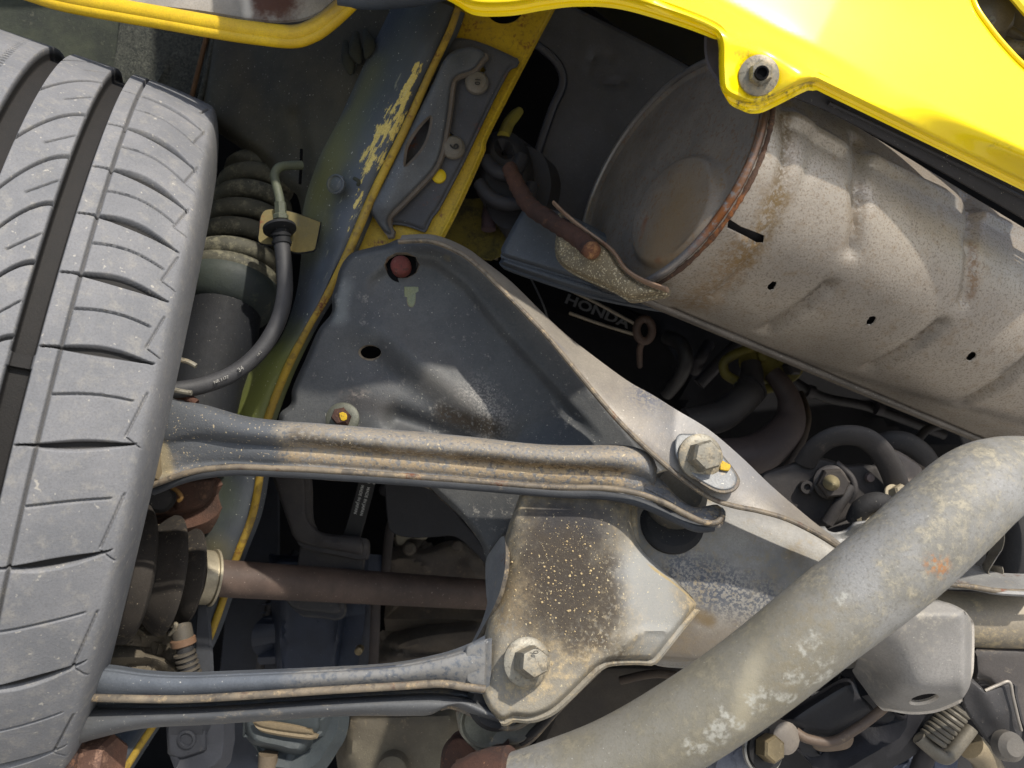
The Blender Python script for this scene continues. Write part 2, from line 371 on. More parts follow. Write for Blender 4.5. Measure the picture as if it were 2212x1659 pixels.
# ------------------------------------------------------------------ tyre
def make_tyre():
    g = G('dusty_tyre_rubber'); big = g.noise(22, 4, .6); fine = g.noise(900, 3, .7); mid = g.noise(130, 5, .7)
    col = g.mix(g.step(big, .3, .7), C(120, 120, 122), C(104, 105, 108))
    col = g.mix(g.math('MULTIPLY', g.step(mid, .48, .72), .5), col, C(142, 138, 130))
    col = g.mix(g.math('MULTIPLY', g.step(fine, .4, .7), .35), col, C(82, 82, 83))
    col = g.mix(g.math('MULTIPLY', g.step(g.noise(300, 2, .5), .68, .75), .7), col, C(165, 160, 150))
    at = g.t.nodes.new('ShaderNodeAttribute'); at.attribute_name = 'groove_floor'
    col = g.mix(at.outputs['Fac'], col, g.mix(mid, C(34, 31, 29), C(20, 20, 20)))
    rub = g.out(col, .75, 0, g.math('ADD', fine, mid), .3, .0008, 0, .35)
    Cw = np.array([-.39634, .64964, CZ - .02649]); a, b = .4342, -.20563
    A = np.array([math.cos(a) * math.cos(b), math.sin(a) * math.cos(b), math.sin(b)])
    tc = np.array([0, 0, CZ]) - Cw; n = tc - A * np.dot(tc, A); n /= np.linalg.norm(n); m = np.cross(A, n)   # n: towards the lens; m: along the tread
    if m[2] < 0: m = -m
    R0 = .285; s0, s1 = -.105, .0985
    s_thin, s_gR, s_gL, s_hR, s_hL = .0392, .0283, .0177, -.0114, -.0235
    S = np.r_[np.linspace(s0, -.041, 14), np.linspace(-.040, .0875, 255), np.linspace(.088, s1, 22)]
    TH = np.r_[np.linspace(-1.05, 1.15, 1250), np.linspace(1.2, 2 * math.pi - 1.10, 70)]
    s, t = np.meshgrid(S, TH); rad = np.full(s.shape, R0)
    rad -= .006 * np.clip((s - .0358) / .058, 0, 2) ** 2.2                       # crown and shoulder
    rad -= .0255 * np.clip((s - .0835) / .0125, 0, 1.3) ** 2.4 + .05 * np.clip((-.07 - s) / .03, 0, 1) ** 2
    band = lambda c0, c1, e: sstep(c0 - e, c0 + e, s) * (1 - sstep(c1 - e, c1 + e, s))
    g0 = np.maximum(band(s_gL, s_gR, .0011), band(s_hL, s_hR, .0011))
    g0 = np.where((np.abs(t - .10) < .013) & (s < s_gR + .002) & (s > s_gL - .002), g0 * .55, g0)   # a wear bar
    depth = .0088 * g0
    depth = np.maximum(depth, .0032 * band(s_thin - .0008, s_thin + .0008, .0005))
    seq = [1.34, 1.115, .895, .706, .5525, .4225, .2865, .138, -.0435, -.27, -.53, -.78, -1.03]     # uneven block pitch round the tread
    xs = np.r_[np.arange(6.8, 1.4, -.2), seq, np.arange(-1.2, -1.6, -.15)][::-1]
    idx = -np.arange(len(xs))[::-1].astype(float)
    PHS = lambda th: np.interp(th, xs, idx)
    tilt = np.interp(t, [-.53, -.27, -.04, .14, .29, .42, .55, .71], [.07, .05, .03, .005, -.012, -.032, -.052, -.07])
    pl = np.interp(t, xs[1:], np.diff(xs))                                          # local pitch
    def cut(curve, wd, lo, hi, dp, off):
        u = PHS(t - curve) + off; dist = np.abs(u - np.round(u)) * pl * R0
        return dp * (1 - sstep(wd * .5, wd * 1.3 + .0002, dist)) * sstep(lo - .0012, lo + .0012, s) * (1 - sstep(hi - .0012, hi + .0012, s))
    q = np.clip((s - s_thin) / .0435, -.3, 1.1)
    bow = tilt * np.clip(q, 0, 2) ** 2 + .011 * np.sin(np.pi * np.clip(q, -.3, 1)) 
    wide = .0005 + .0024 * np.clip(np.sin(np.pi * np.clip((s - .034) / .050, 0, 1)), 0, 1) ** 1.3
    depth = np.maximum(depth, cut(bow - .006 * np.clip(np.sin(np.pi * np.clip((s - .034) / .050, 0, 1)), 0, 1), wide, .0300, .0838, .0042, .0))
    depth = np.maximum(depth, cut(bow, .0007 + 0 * s, s_thin, .078, .0022, .5))
    qb = np.clip((s_gL - s) / (s_gL - s_hR), 0, 1); bow2 = -.15 * qb ** 1.7
    depth = np.maximum(depth, cut(bow2, .0015 + 0 * s, s_hR, s_gL, .0036, .0))
    depth = np.maximum(depth, cut(-.055 * np.clip((s_gL - s) / .014, 0, 1), .0007 + 0 * s, s_gL - .0145, s_gL - .0015, .002, .5))
    fr_ = (-PHS(t)) % 1.0                                                            # 0 at a wide cut, growing downwards
    ln1 = .0840 - (fr_ - .30) / .49 * .0058
    depth = np.maximum(depth, .0017 * (1 - sstep(.0003, .0009, np.abs(s - ln1))) * sstep(.28, .32, fr_) * (1 - sstep(.77, .80, fr_)))
    ln2 = .0782 + (fr_ - .79) / .10 * .0088
    depth = np.maximum(depth, .0014 * (1 - sstep(.0003, .0010, np.abs(s - ln2))) * sstep(.78, .80, fr_) * (1 - sstep(.87, .90, fr_)))
    rows = np.abs(s + .036) < .0016
    depth = np.maximum(depth, .0014 * (((t / .016) % 1 < .5) & rows))
    rad = rad - depth
    pitch = .145
    V = Cw + A * s[..., None] + rad[..., None] * (np.cos(t)[..., None] * n + np.sin(t)[..., None] * m)
    nt_, ns = s.shape; V = V.reshape(-1, 3)
    i = np.arange(nt_)[:, None]; k = np.arange(ns - 1)[None]
    i2 = (i + 1) % nt_
    fs = np.stack([i * ns + k, i * ns + k + 1, i2 * ns + k + 1, i2 * ns + k], -1).reshape(-1, 4)
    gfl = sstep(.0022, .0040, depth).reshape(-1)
    if np.dot(A, np.cross(n, m)) > 0: fs = fs[:, ::-1]
    t_ = thing('tyre', 'large grey tyre with worn grooved tread filling the left side', 'tyre', (150, 860, .5))
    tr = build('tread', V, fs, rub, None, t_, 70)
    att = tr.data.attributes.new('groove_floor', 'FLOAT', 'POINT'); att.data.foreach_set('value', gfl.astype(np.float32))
    rim_m = grime('wheel_steel', C(60, 60, 62), dust=TAN2)
    lathe('wheel_rim', Cw, A, [(-.09, .0), (-.09, .175), (.085, .178), (.085, .165), (.02, .15), (.02, 0)], rim_m, t_, 48)
    # two faded paint dabs in the shoulder grooves
    red = grime('faded_red_paint', C(150, 70, 55), dust=C(105, 95, 88), dusta=.7)
    for tt in (.138, -.0435, -.27):
        cpt = []
        for ss, du in ((.046, .0), (.052, .0), (.052, .006), (.046, .006)):
            u = tt - .004 - du
            rr = R0 - .006 * ((ss - .0358) / .058) ** 2.2 - .0034
            cpt.append(Cw + A * ss + rr * (math.cos(u) * n + math.sin(u) * m))
        cpt = np.array(cpt); back = cpt - .001 * n
        build('paint_dab', np.vstack([cpt, back]), [[0, 1, 2, 3], [7, 6, 5, 4], [0, 4, 5, 1], [1, 5, 6, 2], [2, 6, 7, 3], [3, 7, 4, 0]], red, None, t_, 20)
make_tyre()

# ------------------------------------------------------------------ bumper
YEL = C(255, 226, 0)
g = G('yellow_car_paint'); col = g.mix(g.step(g.noise(30), .4, .6), YEL, C(252, 220, 2))
for a, b, r, sc in (((2150, 345, .45), (2185, 365, .45), .008, 260), ((1600, 215, .43), (1650, 205, .43), .006, 300), ((1570, 120, .43), (1600, 140, .43), .009, 300), ((1700, 185, .43), (1745, 165, .43), .005, 300)):
    col = g.mix(g.math('MULTIPLY', g.capsule(a, b, r, .7, .8, 200), g.step(g.noise(sc, 4, .7), .42, .62)), col, C(100, 84, 45))
M['paint'] = g.out(col, .30, 0, g.noise(9, 2), .12, .004, .7, .3)
M['dull_yellow'] = grime('dirty_yellow_paint', C(186, 156, 26), C(160, 132, 26), dust=C(120, 104, 56), dusta=.3, rough=.5, rust=.08, pits=(C(92, 78, 36), 420, .35))
bump = thing('rear_bumper', 'glossy bright yellow painted bumper edge across the upper right', 'bumper', (1900, 150, .44))
def bd0(x, y):
    d = .427 + (np.asarray(x, float) - 1798) * .0001048 + (np.asarray(y, float) - 198) * .0000512
    return np.where(d < .418, .418 - .25 * (.418 - d), d)
def bdep(x, y):
    x = np.asarray(x, float); y = np.asarray(y, float)
    hh = ((x - 1760) * 221 - (y - 180) * 452) / 503.                    # height above the lower edge
    e_ = bd0(x, y); fl_ = .440 + .20 * (e_ - .440); d = e_ + (fl_ - e_) * sstep(0, 75, hh)
    hs_ = np.linspace(-200, 1500, 341); sl2 = .40 * sstep(0, 60, hs_) + .40 * sstep(150, 400, hs_)
    d = d + np.interp(hh, hs_, (np.cumsum(sl2) - np.interp(0, hs_, np.cumsum(sl2))) * 5) * .42 / 1736
    d = d + .010 * np.exp(-((segdist(x, y, [(1632, 155), (1640, 200)]) / 62) ** 2))       # recessed bolt tab
    return d
lower = [(880, -60, 1), (960, -16), (1020, 14), (1100, 16), (1174, 4), (1250, -4), (1338, 2), (1461, 38), (1535, 68), (1551, 92), (1553, 150), (1560, 198), (1600, 222), (1634, 229), (1665, 217), (1733, 183), (1760, 180), (1804, 200), (2212, 401), (2420, 504, 1), (2420, -900, 1), (880, -900, 1)]
slot = smooth([(2080, -60, 1), (2105, 10), (2135, 55), (2170, 98), (2212, 142), (2300, 210, 1), (2330, 150, 1), (2150, -60, 1)], 8)
sheet('bumper_skin', lower, bdep, M['paint'], bump, .004, 10, [slot], roll=(16, .010), step=8)
bolt(bump, P(1639, 163, .4200), (-.05, -1, -.1), .0062, .0060, .0104, .0012, M['bolt'], rot=.5)
lathe('bolt_socket', P(1645, 158, .4120), (-.05, -1, -.1), [(-.001, .0036), (.0012, .0036), (.0012, .0026), (-.0005, .0024), (-.0005, 0)], M['void'], bump, 24)
tube('slot_edge_lip', [*[(x_, y_, float(bdep(np.array(x_), np.array(y_))) - .001) for x_, y_ in ((2092, -40), (2108, 12), (2137, 56), (2171, 98), (2215, 143), (2290, 205))]], .0014, M['paint'], bump, 10)
lamp = thing('reversing_lamp', 'grey lamp housing showing through the slot in the yellow bumper', 'lamp', (2160, 60, .47))
lm = grime('lamp_housing', C(120, 112, 98), C(96, 90, 80), rough=.4)
lathe('lamp_bulb_cover', P(2135, 40, .515), (-.1, -1, 0), [(-.02, .017), (.0, .016), (.008, .012), (.011, .006), (.012, 0)], lm, lamp, 28)
lathe('lamp_screw', P(2140, 45, .503), (-.1, -1, 0), [(-.003, .003), (.001, .0028), (.001, .0015), (0, 0)], M['bolt'], lamp, 16)
sheet('lamp_backing', [(2060, -90, 1), (2330, -90, 1), (2360, 260, 1), (2100, 120, 1)], flat(.545), lm, lamp, .003, 30)
tube('lamp_bracket', [(2150, 112, .513), (2185, 100, .511), (2230, 108, .509)], .004, M['bolt'], lamp, 10)
tube('lamp_bracket', [(2180, 65, .515), (2215, 85, .513), (2260, 120, .511)], .003, lm, lamp, 10)
bracket_m = grime('bumper_bracket', C(74, 70, 76), C(58, 56, 62), rough=.7)
tag(sheet('bumper_bracket', [(1528, 70), (1545, 66), (1580, 80), (1590, 190), (1575, 205), (1552, 170), (1530, 130)], flat(.440), bracket_m, None, .003, 12), 'dull grey stay behind the bolted yellow bumper tab', 'bracket')
# inner lip under the bumper: the dark return with its pale bead
lipm = grime('bumper_return', C(46, 44, 46), C(36, 35, 37), rough=.55, speck=PALE, specka=.04)
tag(sheet('bumper_return_lip', [(1700, 170), (1800, 205), (2212, 408), (2420, 512), (2420, 600), (2212, 472), (2000, 350), (1800, 245), (1710, 205)], add(plane((1798, 198, .445), (2175, 383, .494), (2212, 480, .512))), lipm, None, .002, 18), 'dark plastic return running under the long yellow bumper edge', 'bumper lip')
tube('bead', [(1790, 222, .445), (2000, 322, .472), (2212, 428, .499), (2420, 532, .525)], .0012, lipm, bpy.data.objects['bumper_return_lip'], 8)

tag(sheet('shade_panel', [(520, -1300, 1), (905, -1300, 1), (905, -80, 1), (520, -95, 1)], flat(.50), M['paint'], None, .004, 60), 'unseen yellow panel added above the frame to shade the spring', 'shade panel')  # out of view, added to keep the sun off the spring
# near the lens, top left: the folded lower edge of the wheel arch
arch = thing('wheel_arch_edge', 'blurred yellow folded panel edge with grey primer and a rust stain at top left', 'panel edge', (450, 30, .55))
prim = grime('grey_primer', C(166, 160, 152), C(138, 134, 128), rough=.8, patches=[dict(a=(575, 2, .552), b=(605, 2, .552), r=.0125, soft=.6, wob=.7, col=C(84, 56, 46), nsc=200), dict(a=(530, -10, .552), b=(535, 30, .552), r=.003, col=C(190, 184, 176), soft=.9, wob=.8)])
sheet('primer_face', [(-300, -420, 1), (860, -420, 1), (830, -80, 1), (720, 0), (690, 25), (640, 42), (560, 42), (400, 18), (170, -2), (90, -25), (-300, -140, 1)], flat(.552), prim, arch, .003, 20)
def arch_bead(name, off, r, d, m, x0=0):
    pts = [(-300, -150), (-100, -88), (60, -32), (151, -6), (343, 28), (480, 52), (549, 62), (630, 70), (676, 58), (715, 32), (765, -14), (800, -50)]
    return tube(name, [(x, y + off, d) for x, y in pts], r, m, arch, 12, sub=6, sx=1.0)
ydirty = grime('arch_yellow', C(214, 178, 22), C(186, 150, 24), dust=C(130, 104, 50), dusta=.25, rough=.4, patches=[dict(a=(640, 40, .543), b=(720, 10, .543), r=.008, col=C(120, 100, 60), amt=.8)])
ygrime = grime('arch_seam', C(110, 84, 50), C(84, 66, 44), rough=.8)
arch_bead('upper_fold', 6, .0065, .545, ydirty); arch_bead('fold_seam', 17, .0031, .544, ygrime); arch_bead('lower_fold', 22, .0038, .5435, ydirty)
tag(tube('trim_strip', [(730, -8, .54), (790, -4, .542), (850, -6, .545), (930, -16, .55), (1000, -40, .555)], .0072, grime('blue_grey_trim', C(70, 78, 88), C(58, 64, 74), rough=.5), None, 14), 'blue grey trim between the two yellow panels at the top', 'trim')

# ------------------------------------------------------------------ inner fender and frame rail
OLIVE = C(84, 88, 62)
fend = thing('inner_fender', 'dark olive pressed inner fender above the coil spring', 'fender panel', (560, 180, .66))
fm = grime('fender_paint', C(76, 72, 58), C(58, 56, 48), dust=C(108, 104, 72), dusta=.25, rough=.7, speck=C(190, 186, 170), specka=.06)
lin = grime('fender_liner', C(70, 74, 62), C(50, 54, 50), dust=C(120, 118, 102), dusta=.3, rough=.95, bs=1.0, sc=1.4)
g = G('fibrous_undercoat'); v1 = g.noise(240, 6, .75, None, 2.2)
col = g.mix(g.step(v1, .35, .7), C(44, 48, 45), C(98, 100, 90)); und = g.out(col, .8, 0, v1, 1.0, .003, 0, .5)
sheet('liner', [(-160, -120, 1), (300, -120, 1), (285, 60), (260, 130), (240, 220, 1), (-160, 260, 1)], flat(.72), lin, fend, .003, 24)
sheet('undercoat_panel', [(270, -60, 1), (475, -60, 1), (462, 60), (440, 150), (412, 235), (405, 300, 1), (200, 300, 1), (245, 150)], add(flat(.705), ridge([(330, 200), (360, 130)], 9, -.003)), und, fend, .003, 12)
ru = grime('rusty_weld_strip', C(112, 84, 56), C(88, 66, 46), dust=C(130, 100, 66), dusta=.3, rough=.85)
tube('weld_strip', [(452, 60, .688), (440, 105, .688), (424, 170, .688), (411, 222, .688)], .0022, ru, fend, 10)
tube('panel_edge', [(466, 70, .684), (452, 130, .684), (436, 200, .684), (424, 245, .684)], .0025, und, fend, 10)
fd = plane((460, 100, .68), (960, 0, .60), (660, 440, .63))
panel = [(452, -60, 1), (1010, -60, 1), (985, 30, 1), (900, 180), (760, 420), (700, 520), (655, 570, 1), (648, 440), (620, 402), (590, 373), (562, 343), (507, 309), (456, 272), (432, 236), (440, 150)]
sheet('arch_panel', panel, add(fd, ridge([(540, 100), (575, 250), (620, 330)], 45, .010), ridge([(640, 250), (656, 330), (655, 450)], 14, .006)), fm, fend, .0025, 14, roll=(26, .012))
sl = grime('seam_sealer', C(60, 62, 52), C(46, 48, 42), rough=.9, bs=.8)
for a in ([(746, 90, .625), (752, 130, .624), (760, 160, .622)], [(770, 70, .62), (768, 110, .62), (778, 138, .618)], [(790, 66, .618), (798, 100, .616), (792, 126, .616)]):
    tube('sealer_blob', [(a[0][0], a[0][1], a[0][2], .002), (a[1][0], a[1][1], a[1][2] - .004, .0052), (a[2][0], a[2][1], a[2][2], .002)], 0, sl, fend, 12)
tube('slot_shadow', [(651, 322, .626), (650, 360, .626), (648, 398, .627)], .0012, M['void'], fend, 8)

RR = [(992, 21), (975, 69), (930, 165), (876, 285), (814, 411), (756, 545), (708, 640), (672, 700), (622, 800), (583, 902), (570, 960), (566, 1022), (549, 1114), (514, 1207), (480, 1313), (446, 1399), (390, 1490), (326, 1580), (262, 1680)]
RL = [(868, -30), (800, 110), (736, 250), (690, 340), (655, 450), (650, 560), (636, 650), (602, 735), (540, 790), (495, 860), (462, 930), (440, 1020), (404, 1090), (372, 1180), (345, 1290), (320, 1420), (270, 1530), (215, 1620), (170, 1700)]
def rdep(x, y): return np.interp(y, [0, 300, 600, 900, 1300, 1680], [.585, .585, .585, .59, .63, .62])
rail = thing('frame_rail', 'long blue grey body rail with peeling yellow paint between tyre and subframe', 'body rail', (740, 500, .59))
g = G('peeling_rail_paint'); pv = P(812, 220, .58); axr = PV(900, 120, .58) - PV(720, 480, .58)
fr = g.frame(axr, 5.5); big = g.noise(24, 4, .6); fine = g.noise(800, 3, .7)
col = g.mix(g.step(big, .35, .65), C(68, 73, 80), C(56, 61, 67))
for a, b, r, cc in (((720, 300, .60), (650, 500, .60), .020, C(98, 96, 50)), ((800, 150, .60), (720, 320, .60), .012, C(96, 96, 60)), ((850, 20, .58), (740, 250, .58), .018, C(74, 78, 66)), ((520, 880, .59), (580, 780, .59), .026, C(112, 118, 52)), ((430, 1080, .6), (400, 1120, .6), .02, C(84, 92, 74)), ((470, 1190, .62), (440, 1260, .62), .012, C(100, 96, 74))):
    col = g.mix(g.math('MULTIPLY', g.capsule(a, b, r, .9, .5, 50), .85), col, cc)
pk = g.noise(240, 6, .75, fr)
pm = g.noise(40, 3, .6, fr)
for a, b, r, th in (((905, 140, .58), (850, 255, .58), .0060, .45), ((862, 235, .58), (795, 350, .58), .0110, .45), ((800, 340, .58), (770, 440, .58), .0060, .50), ((780, 240, .58), (765, 285, .58), .0050, .50), ((912, 70, .58), (900, 95, .58), .0030, .52), ((760, 460, .58), (742, 560, .58), .004, .52)):
    k = g.capsule(a, b, r, .55, .6, 120); k = g.step(g.math('ADD', g.math('MULTIPLY', k, .36), pk), .82 + (th - .45), .85 + (th - .45))
    col = g.mix(k, col, g.mix(g.step(fine, .3, .7), C(206, 186, 104), C(182, 160, 78)))
    kk = k
sk = g.math('MULTIPLY', g.step(pk, .60, .64), g.capsule((860, 180, .58), (700, 600, .58), .02, .6, .6, 60)); col = g.mix(g.math('MULTIPLY', sk, .35), col, C(170, 168, 140))
col = g.mix(g.step(g.noise(520, 2, .5), .70, .76), col, C(180, 178, 165))
rm = g.out(col, .52, 0, g.math('ADD', pk, g.math('MULTIPLY', fine, .4)), .35, .0012, 0, .5)
cR = cr(RR, 5); cL = cr(RL, 5); nseg = len(cR); U = np.linspace(0, 1, 11)
rows = []
for i in range(nseg):
    x = cL[i, 0] + (cR[i, 0] - cL[i, 0]) * U; y = cL[i, 1] + (cR[i, 1] - cL[i, 1]) * U
    d = rdep(x, y) + .030 * (1 - U) ** 2 - .006 * np.sin(np.pi * U) + .008 * sstep(.86, 1, U)
    rows.append(P(x, y, d))
V = np.array(rows); B_ = V + np.array([.004, .006, 0]); nU = len(U)
allv = np.vstack([V.reshape(-1, 3), B_.reshape(-1, 3)]); nv = nseg * nU; fs = []
for i in range(nseg - 1):
    for k in range(nU - 1):
        q = [i * nU + k, i * nU + k + 1, (i + 1) * nU + k + 1, (i + 1) * nU + k]; fs += [q[::-1], [j + nv for j in q]]
    for k in (0, nU - 1):
        q = [i * nU + k, (i + 1) * nU + k, (i + 1) * nU + k + nv, i * nU + k + nv]; fs.append(q if k else q[::-1])
build('rail_face', allv, fs, rm, None, rail, 50)
yl = grime('rail_flange_yellow', C(176, 146, 48), C(140, 116, 52), dust=C(80, 84, 84), dusta=.38, rough=.6, rust=.5, pits=(C(96, 76, 44), 160, .5))
sweep('seam_flange', P(cR[:, 0] - 4, cR[:, 1], rdep(cR[:, 0], cR[:, 1]) + .001), np.interp(cR[:, 1], [0, 500, 1000, 1680], [.0026, .0034, .0030, .0030]), yl, rail, 12, sy=1.0)
lathe('drain_plug', P(726, 398, .5785), (-.3, -1, 0), [(-.001, .0072), (.0012, .0072), (.0016, .006), (.0006, .005), (.0014, .003), (.0014, 0)], rm, rail, 28)
tube('sealer_scrap', [(765, 385, .577), (775, 392, .575), (773, 400, .577)], .0014, sl, rail, 8)

# ------------------------------------------------------------------ yellow cross channel and the hook bracket on it
ch = thing('cross_channel', 'yellow painted steel channel carrying the dark hook bracket', 'body channel', (1000, 300, .61))
chp = plane((990, 40, .604), (1180, 40, .606), (860, 520, .604))
sheet('channel_web', [(960, -60, 1), (1230, -60, 1), (1205, 0), (1157, 90), (1054, 290), (1040, 336), (951, 520), (900, 540), (740, 590, 1), (756, 545), (814, 411), (876, 285), (930, 165), (985, 40)], chp, M['dull_yellow'], ch, .003, 14, [ell(1091, 22, 40, 30, -5)], roll=(12, -.003))
hk = thing('hook_bracket', 'dark grey stamped hook bracket bolted to the yellow channel', 'bracket', (960, 290, .60))
hm = grime('hook_paint', C(70, 71, 76), C(58, 59, 64), dust=C(112, 110, 106), dusta=.22, rough=.65, speck=C(170, 166, 160), specka=.04, rust=.1)
hm2 = grime('hook_paint_worn', C(88, 91, 95), C(72, 75, 80), dust=C(150, 148, 140), dusta=.25, rough=.55, speck=C(190, 186, 176), specka=.05)
sheet('base_plate', [(968, 82, 1), (1010, 84), (1060, 100), (1119, 127, 1), (1112, 142, 1), (1099, 146), (1086, 168), (1066, 206), (1036, 268), (1000, 344), (972, 398), (944, 450), (930, 468), (916, 498, 1), (870, 482), (826, 480, 1), (812, 440), (900, 260)], flat(.597), hm, hk, .0025, 12, [ell(1037, 147, 14, 9, 20), ell(968, 294, 15, 10, 20)], roll=(8, .002))
def hkd(x, y): return .588 - .006 * np.exp(-(segdist(x, y, [(965, 130), (900, 300), (830, 440)]) / 30) ** 2) + .004 * sstep(440, 500, y)
sheet('hook_arm', [(985, 108), (1020, 102), (1048, 116), (1040, 128), (1022, 150), (990, 162), (976, 180), (968, 240), (960, 290), (950, 336), (930, 372), (880, 425), (838, 470), (845, 500), (842, 508), (826, 496), (808, 470), (800, 448), (830, 392), (880, 290), (935, 180), (960, 128)], hkd, hm2, hk, .004, 9, [smooth([(931, 249), (934, 268), (924, 305), (905, 335), (874, 362), (873, 330), (880, 306), (905, 270)], 6)], rim=grime('hook_edge', C(104, 94, 84), C(84, 78, 72), dust=TAN2, dusta=.15), roll=(7, .003))
SLTX = grime('stamped_mark', C(44, 42, 40), C(36, 35, 34), rough=.8)
for (x, y, lab) in ((1030, 178, '10'), (979, 318, '9')):
    bb = lathe('domed_bolt', P(x, y, .594), (.1, -1, .12), [(-.002, .0088), (.001, .0086), (.003, .0066), (.0036, .003), (.0037, 0)], grime('bolt_head_grey', C(112, 106, 96), C(90, 86, 80), dust=TAN2, dusta=.3, rough=.6), hk, 30)
    text('head_mark', lab, x + 1, y - 2, 95, 13, flat(.5896), SLTX, bb, 0, .0005, .02)
lathe('rubber_plug', P(948, 380, .596), (0, -1, .1), [(-.002, .0054), (.0005, .0054), (.0015, .0042), (.0019, .002), (.0019, 0)], grime('yellow_plug', C(205, 178, 18), C(190, 160, 18), rough=.5), hk, 24)

# ------------------------------------------------------------------ muffler
MC = np.array(PV(1425, 383, .55)); psi = R(20); sl_ = .38; nn_ = math.hypot(1, sl_)
mu = np.array([math.cos(psi) / nn_, math.sin(psi), -math.cos(psi) * sl_ / nn_]); mw = np.array([sl_ / nn_, 0, 1 / nn_]); mw -= mu * np.dot(mw, mu); mw /= np.linalg.norm(mw)
mv = np.cross(mu, mw); mv *= -np.sign(mv[1])                     # towards the lens
MA, MB_ = .083, .108
def mpos(t, ph, k=1., dr=0.):
    """t metres along the can from its left rim, ph angle from the lens side (positive up), dr radial offset"""
    t = np.asarray(t, float); ph = np.asarray(ph, float)
    rr = np.asarray(dr)
    return MC + mu * t[..., None] + mw * ((MA * k * np.where(np.sin(ph) < 0, 1 - .30 * np.clip(t, 0, 1), 1) + rr) * np.sin(ph))[..., None] + mv * ((MB_ * k + rr) * np.cos(ph))[..., None]
def proj(p): return np.stack([1106 + F * p[..., 0] / p[..., 1], 829.5 - F * (p[..., 2] - CZ) / p[..., 1]], -1)
_T, _PH = np.meshgrid(np.linspace(-.02, .5, 521), np.linspace(-1.9, 1.9, 381)); _PX = proj(mpos(_T, _PH))
_front = np.einsum('ijk,ijk->ij', mpos(_T, _PH) - np.array([0, 0, CZ]), (mw * (np.sin(_PH) / MA)[..., None] + mv * (np.cos(_PH) / MB_)[..., None])) < 0
def uv(x, y):
    d = np.hypot(_PX[..., 0] - x, _PX[..., 1] - y) + np.where(_front, 0, 1e6); i = np.unravel_index(np.argmin(d), d.shape); return (_T[i], _PH[i])
def uvl(pts): return [uv(*p) for p in pts]
def mdepth(x, y): return float(mpos(*[np.array(q) for q in uv(x, y)])[1])
S_ = .1                                                           # one unit of ph in metres, for even triangles
def sc(pts): return [(t, p * S_) for t, p in uvl(pts)]
beads = [(sc([(1655, 715), (1725, 672), (1790, 618)]), .0042, -.0062), (sc([(1880, 795), (1965, 752), (2035, 700)]), .0042, -.0062), (sc([(2090, 868), (2160, 830), (2225, 775)]), .0042, -.0062),
         (sc([(1852, 300), (1856, 400), (1842, 540)]), .0050, -.0054), (sc([(2085, 420), (2098, 520), (2086, 650)]), .0050, -.0054), (sc([(1690, 225), (1697, 300), (1668, 460), (1625, 560), (1560, 640)]), .0040, -.0026)]
ups = [(sc([(1705, 255), (1815, 318)]), .0052, .0042), (sc([(1885, 345), (2055, 432)]), .0052, .0042), (sc([(2120, 465), (2260, 535)]), .0052, .0042)]
def mdisp(u, v):
    dr = 0 * u
    for pts, wd, h in beads: dr = dr + h * np.exp(-(segdist(u, v, pts) / wd) ** 2)
    for pts, wd, h in ups: dr = dr + h * np.exp(-(segdist(u, v, pts) / wd) ** 4)
    dr = dr + .0016 * (u < .034) - .0012 * np.exp(-((u - .034) / .0022) ** 2)
    return dr
def mmap(u, v): return mpos(u, v / S_, 1.0, mdisp(u, v))
ph_lo = uv(1800, 790)[1]
g = G('muffler_aluminised'); axm = Vector(mu)
big = g.noise(20, 4, .6); mid = g.noise(120, 5, .7); fine = g.noise(620, 3, .65); f2 = g.noise(760, 3, .55)
col = g.mix(g.step(big, .3, .7), C(164, 155, 143), C(148, 140, 130))
col = g.mix(g.math('MULTIPLY', g.step(f2, .50, .68), .5), col, C(98, 82, 64))
col = g.mix(g.math('MULTIPLY', g.step(fine, .56, .72), .4), col, C(80, 68, 56))
col = g.mix(g.math('MULTIPLY', g.step(mid, .50, .75), .55), col, C(128, 108, 82))
D0 = mdepth(1640, 400)
for a, b, r, cc, am in (((1692, 260), (1675, 430), .006, C(98, 82, 58), .8), ((1675, 430), (1610, 560), .008, C(122, 100, 62), .75), ((1600, 540), (1500, 655), .012, C(128, 100, 60), .7), ((1860, 400), (1850, 520), .004, C(104, 84, 56), .6), ((2105, 520), (2100, 640), .003, C(112, 80, 46), .7)):
    col = g.mix(g.math('MULTIPLY', g.math('MULTIPLY', g.capsule((*a, mdepth(*a)), (*b, mdepth(*b)), r, .8, .8, 90), g.step(g.noise(300, 4, .7), .36, .58)), am), col, cc)
for a, b, r in (((1745, 660), (1790, 615), .005), ((1985, 745), (2032, 700), .005), ((2180, 800), (2225, 775), .005), ((1480, 690), (2212, 910), .006)):
    col = g.mix(g.math('MULTIPLY', g.capsule((*a, mdepth(*a)), (*b, mdepth(*b)), r, .8, .7, 90), .5), col, C(74, 70, 66))
mm = g.out(col, g.fmix(g.step(f2, .5, .66), .40, .62), .42, g.math('ADD', g.math('MULTIPLY', mid, .5), fine), .25, .0012, 0, .5)
mf = thing('muffler', 'long dusty silver exhaust muffler with rusty end seam and drilled cover', 'muffler', (1800, 500, .50))
slit = np.array(sc([(1572, 470), (1600, 486), (1630, 499), (1653, 511), (1652, 526), (1637, 527), (1612, 512), (1585, 500), (1568, 490)]))
dr_ = lambda x, y: np.array(sc(ell(x, y, 13, 8, -38, 18)))
outl = [(.002, -1.48 * S_, 1), (.46, -1.48 * S_, 1), (.46, 1.9 * S_, 1), (.002, 1.9 * S_, 1)]
sheet('cover_shell', outl, None, mm, mf, .0012, .0045, [slit, dr_(1668, 618), dr_(1882, 693), dr_(2098, 771)], mapf=mmap, step=.004, angle=50)
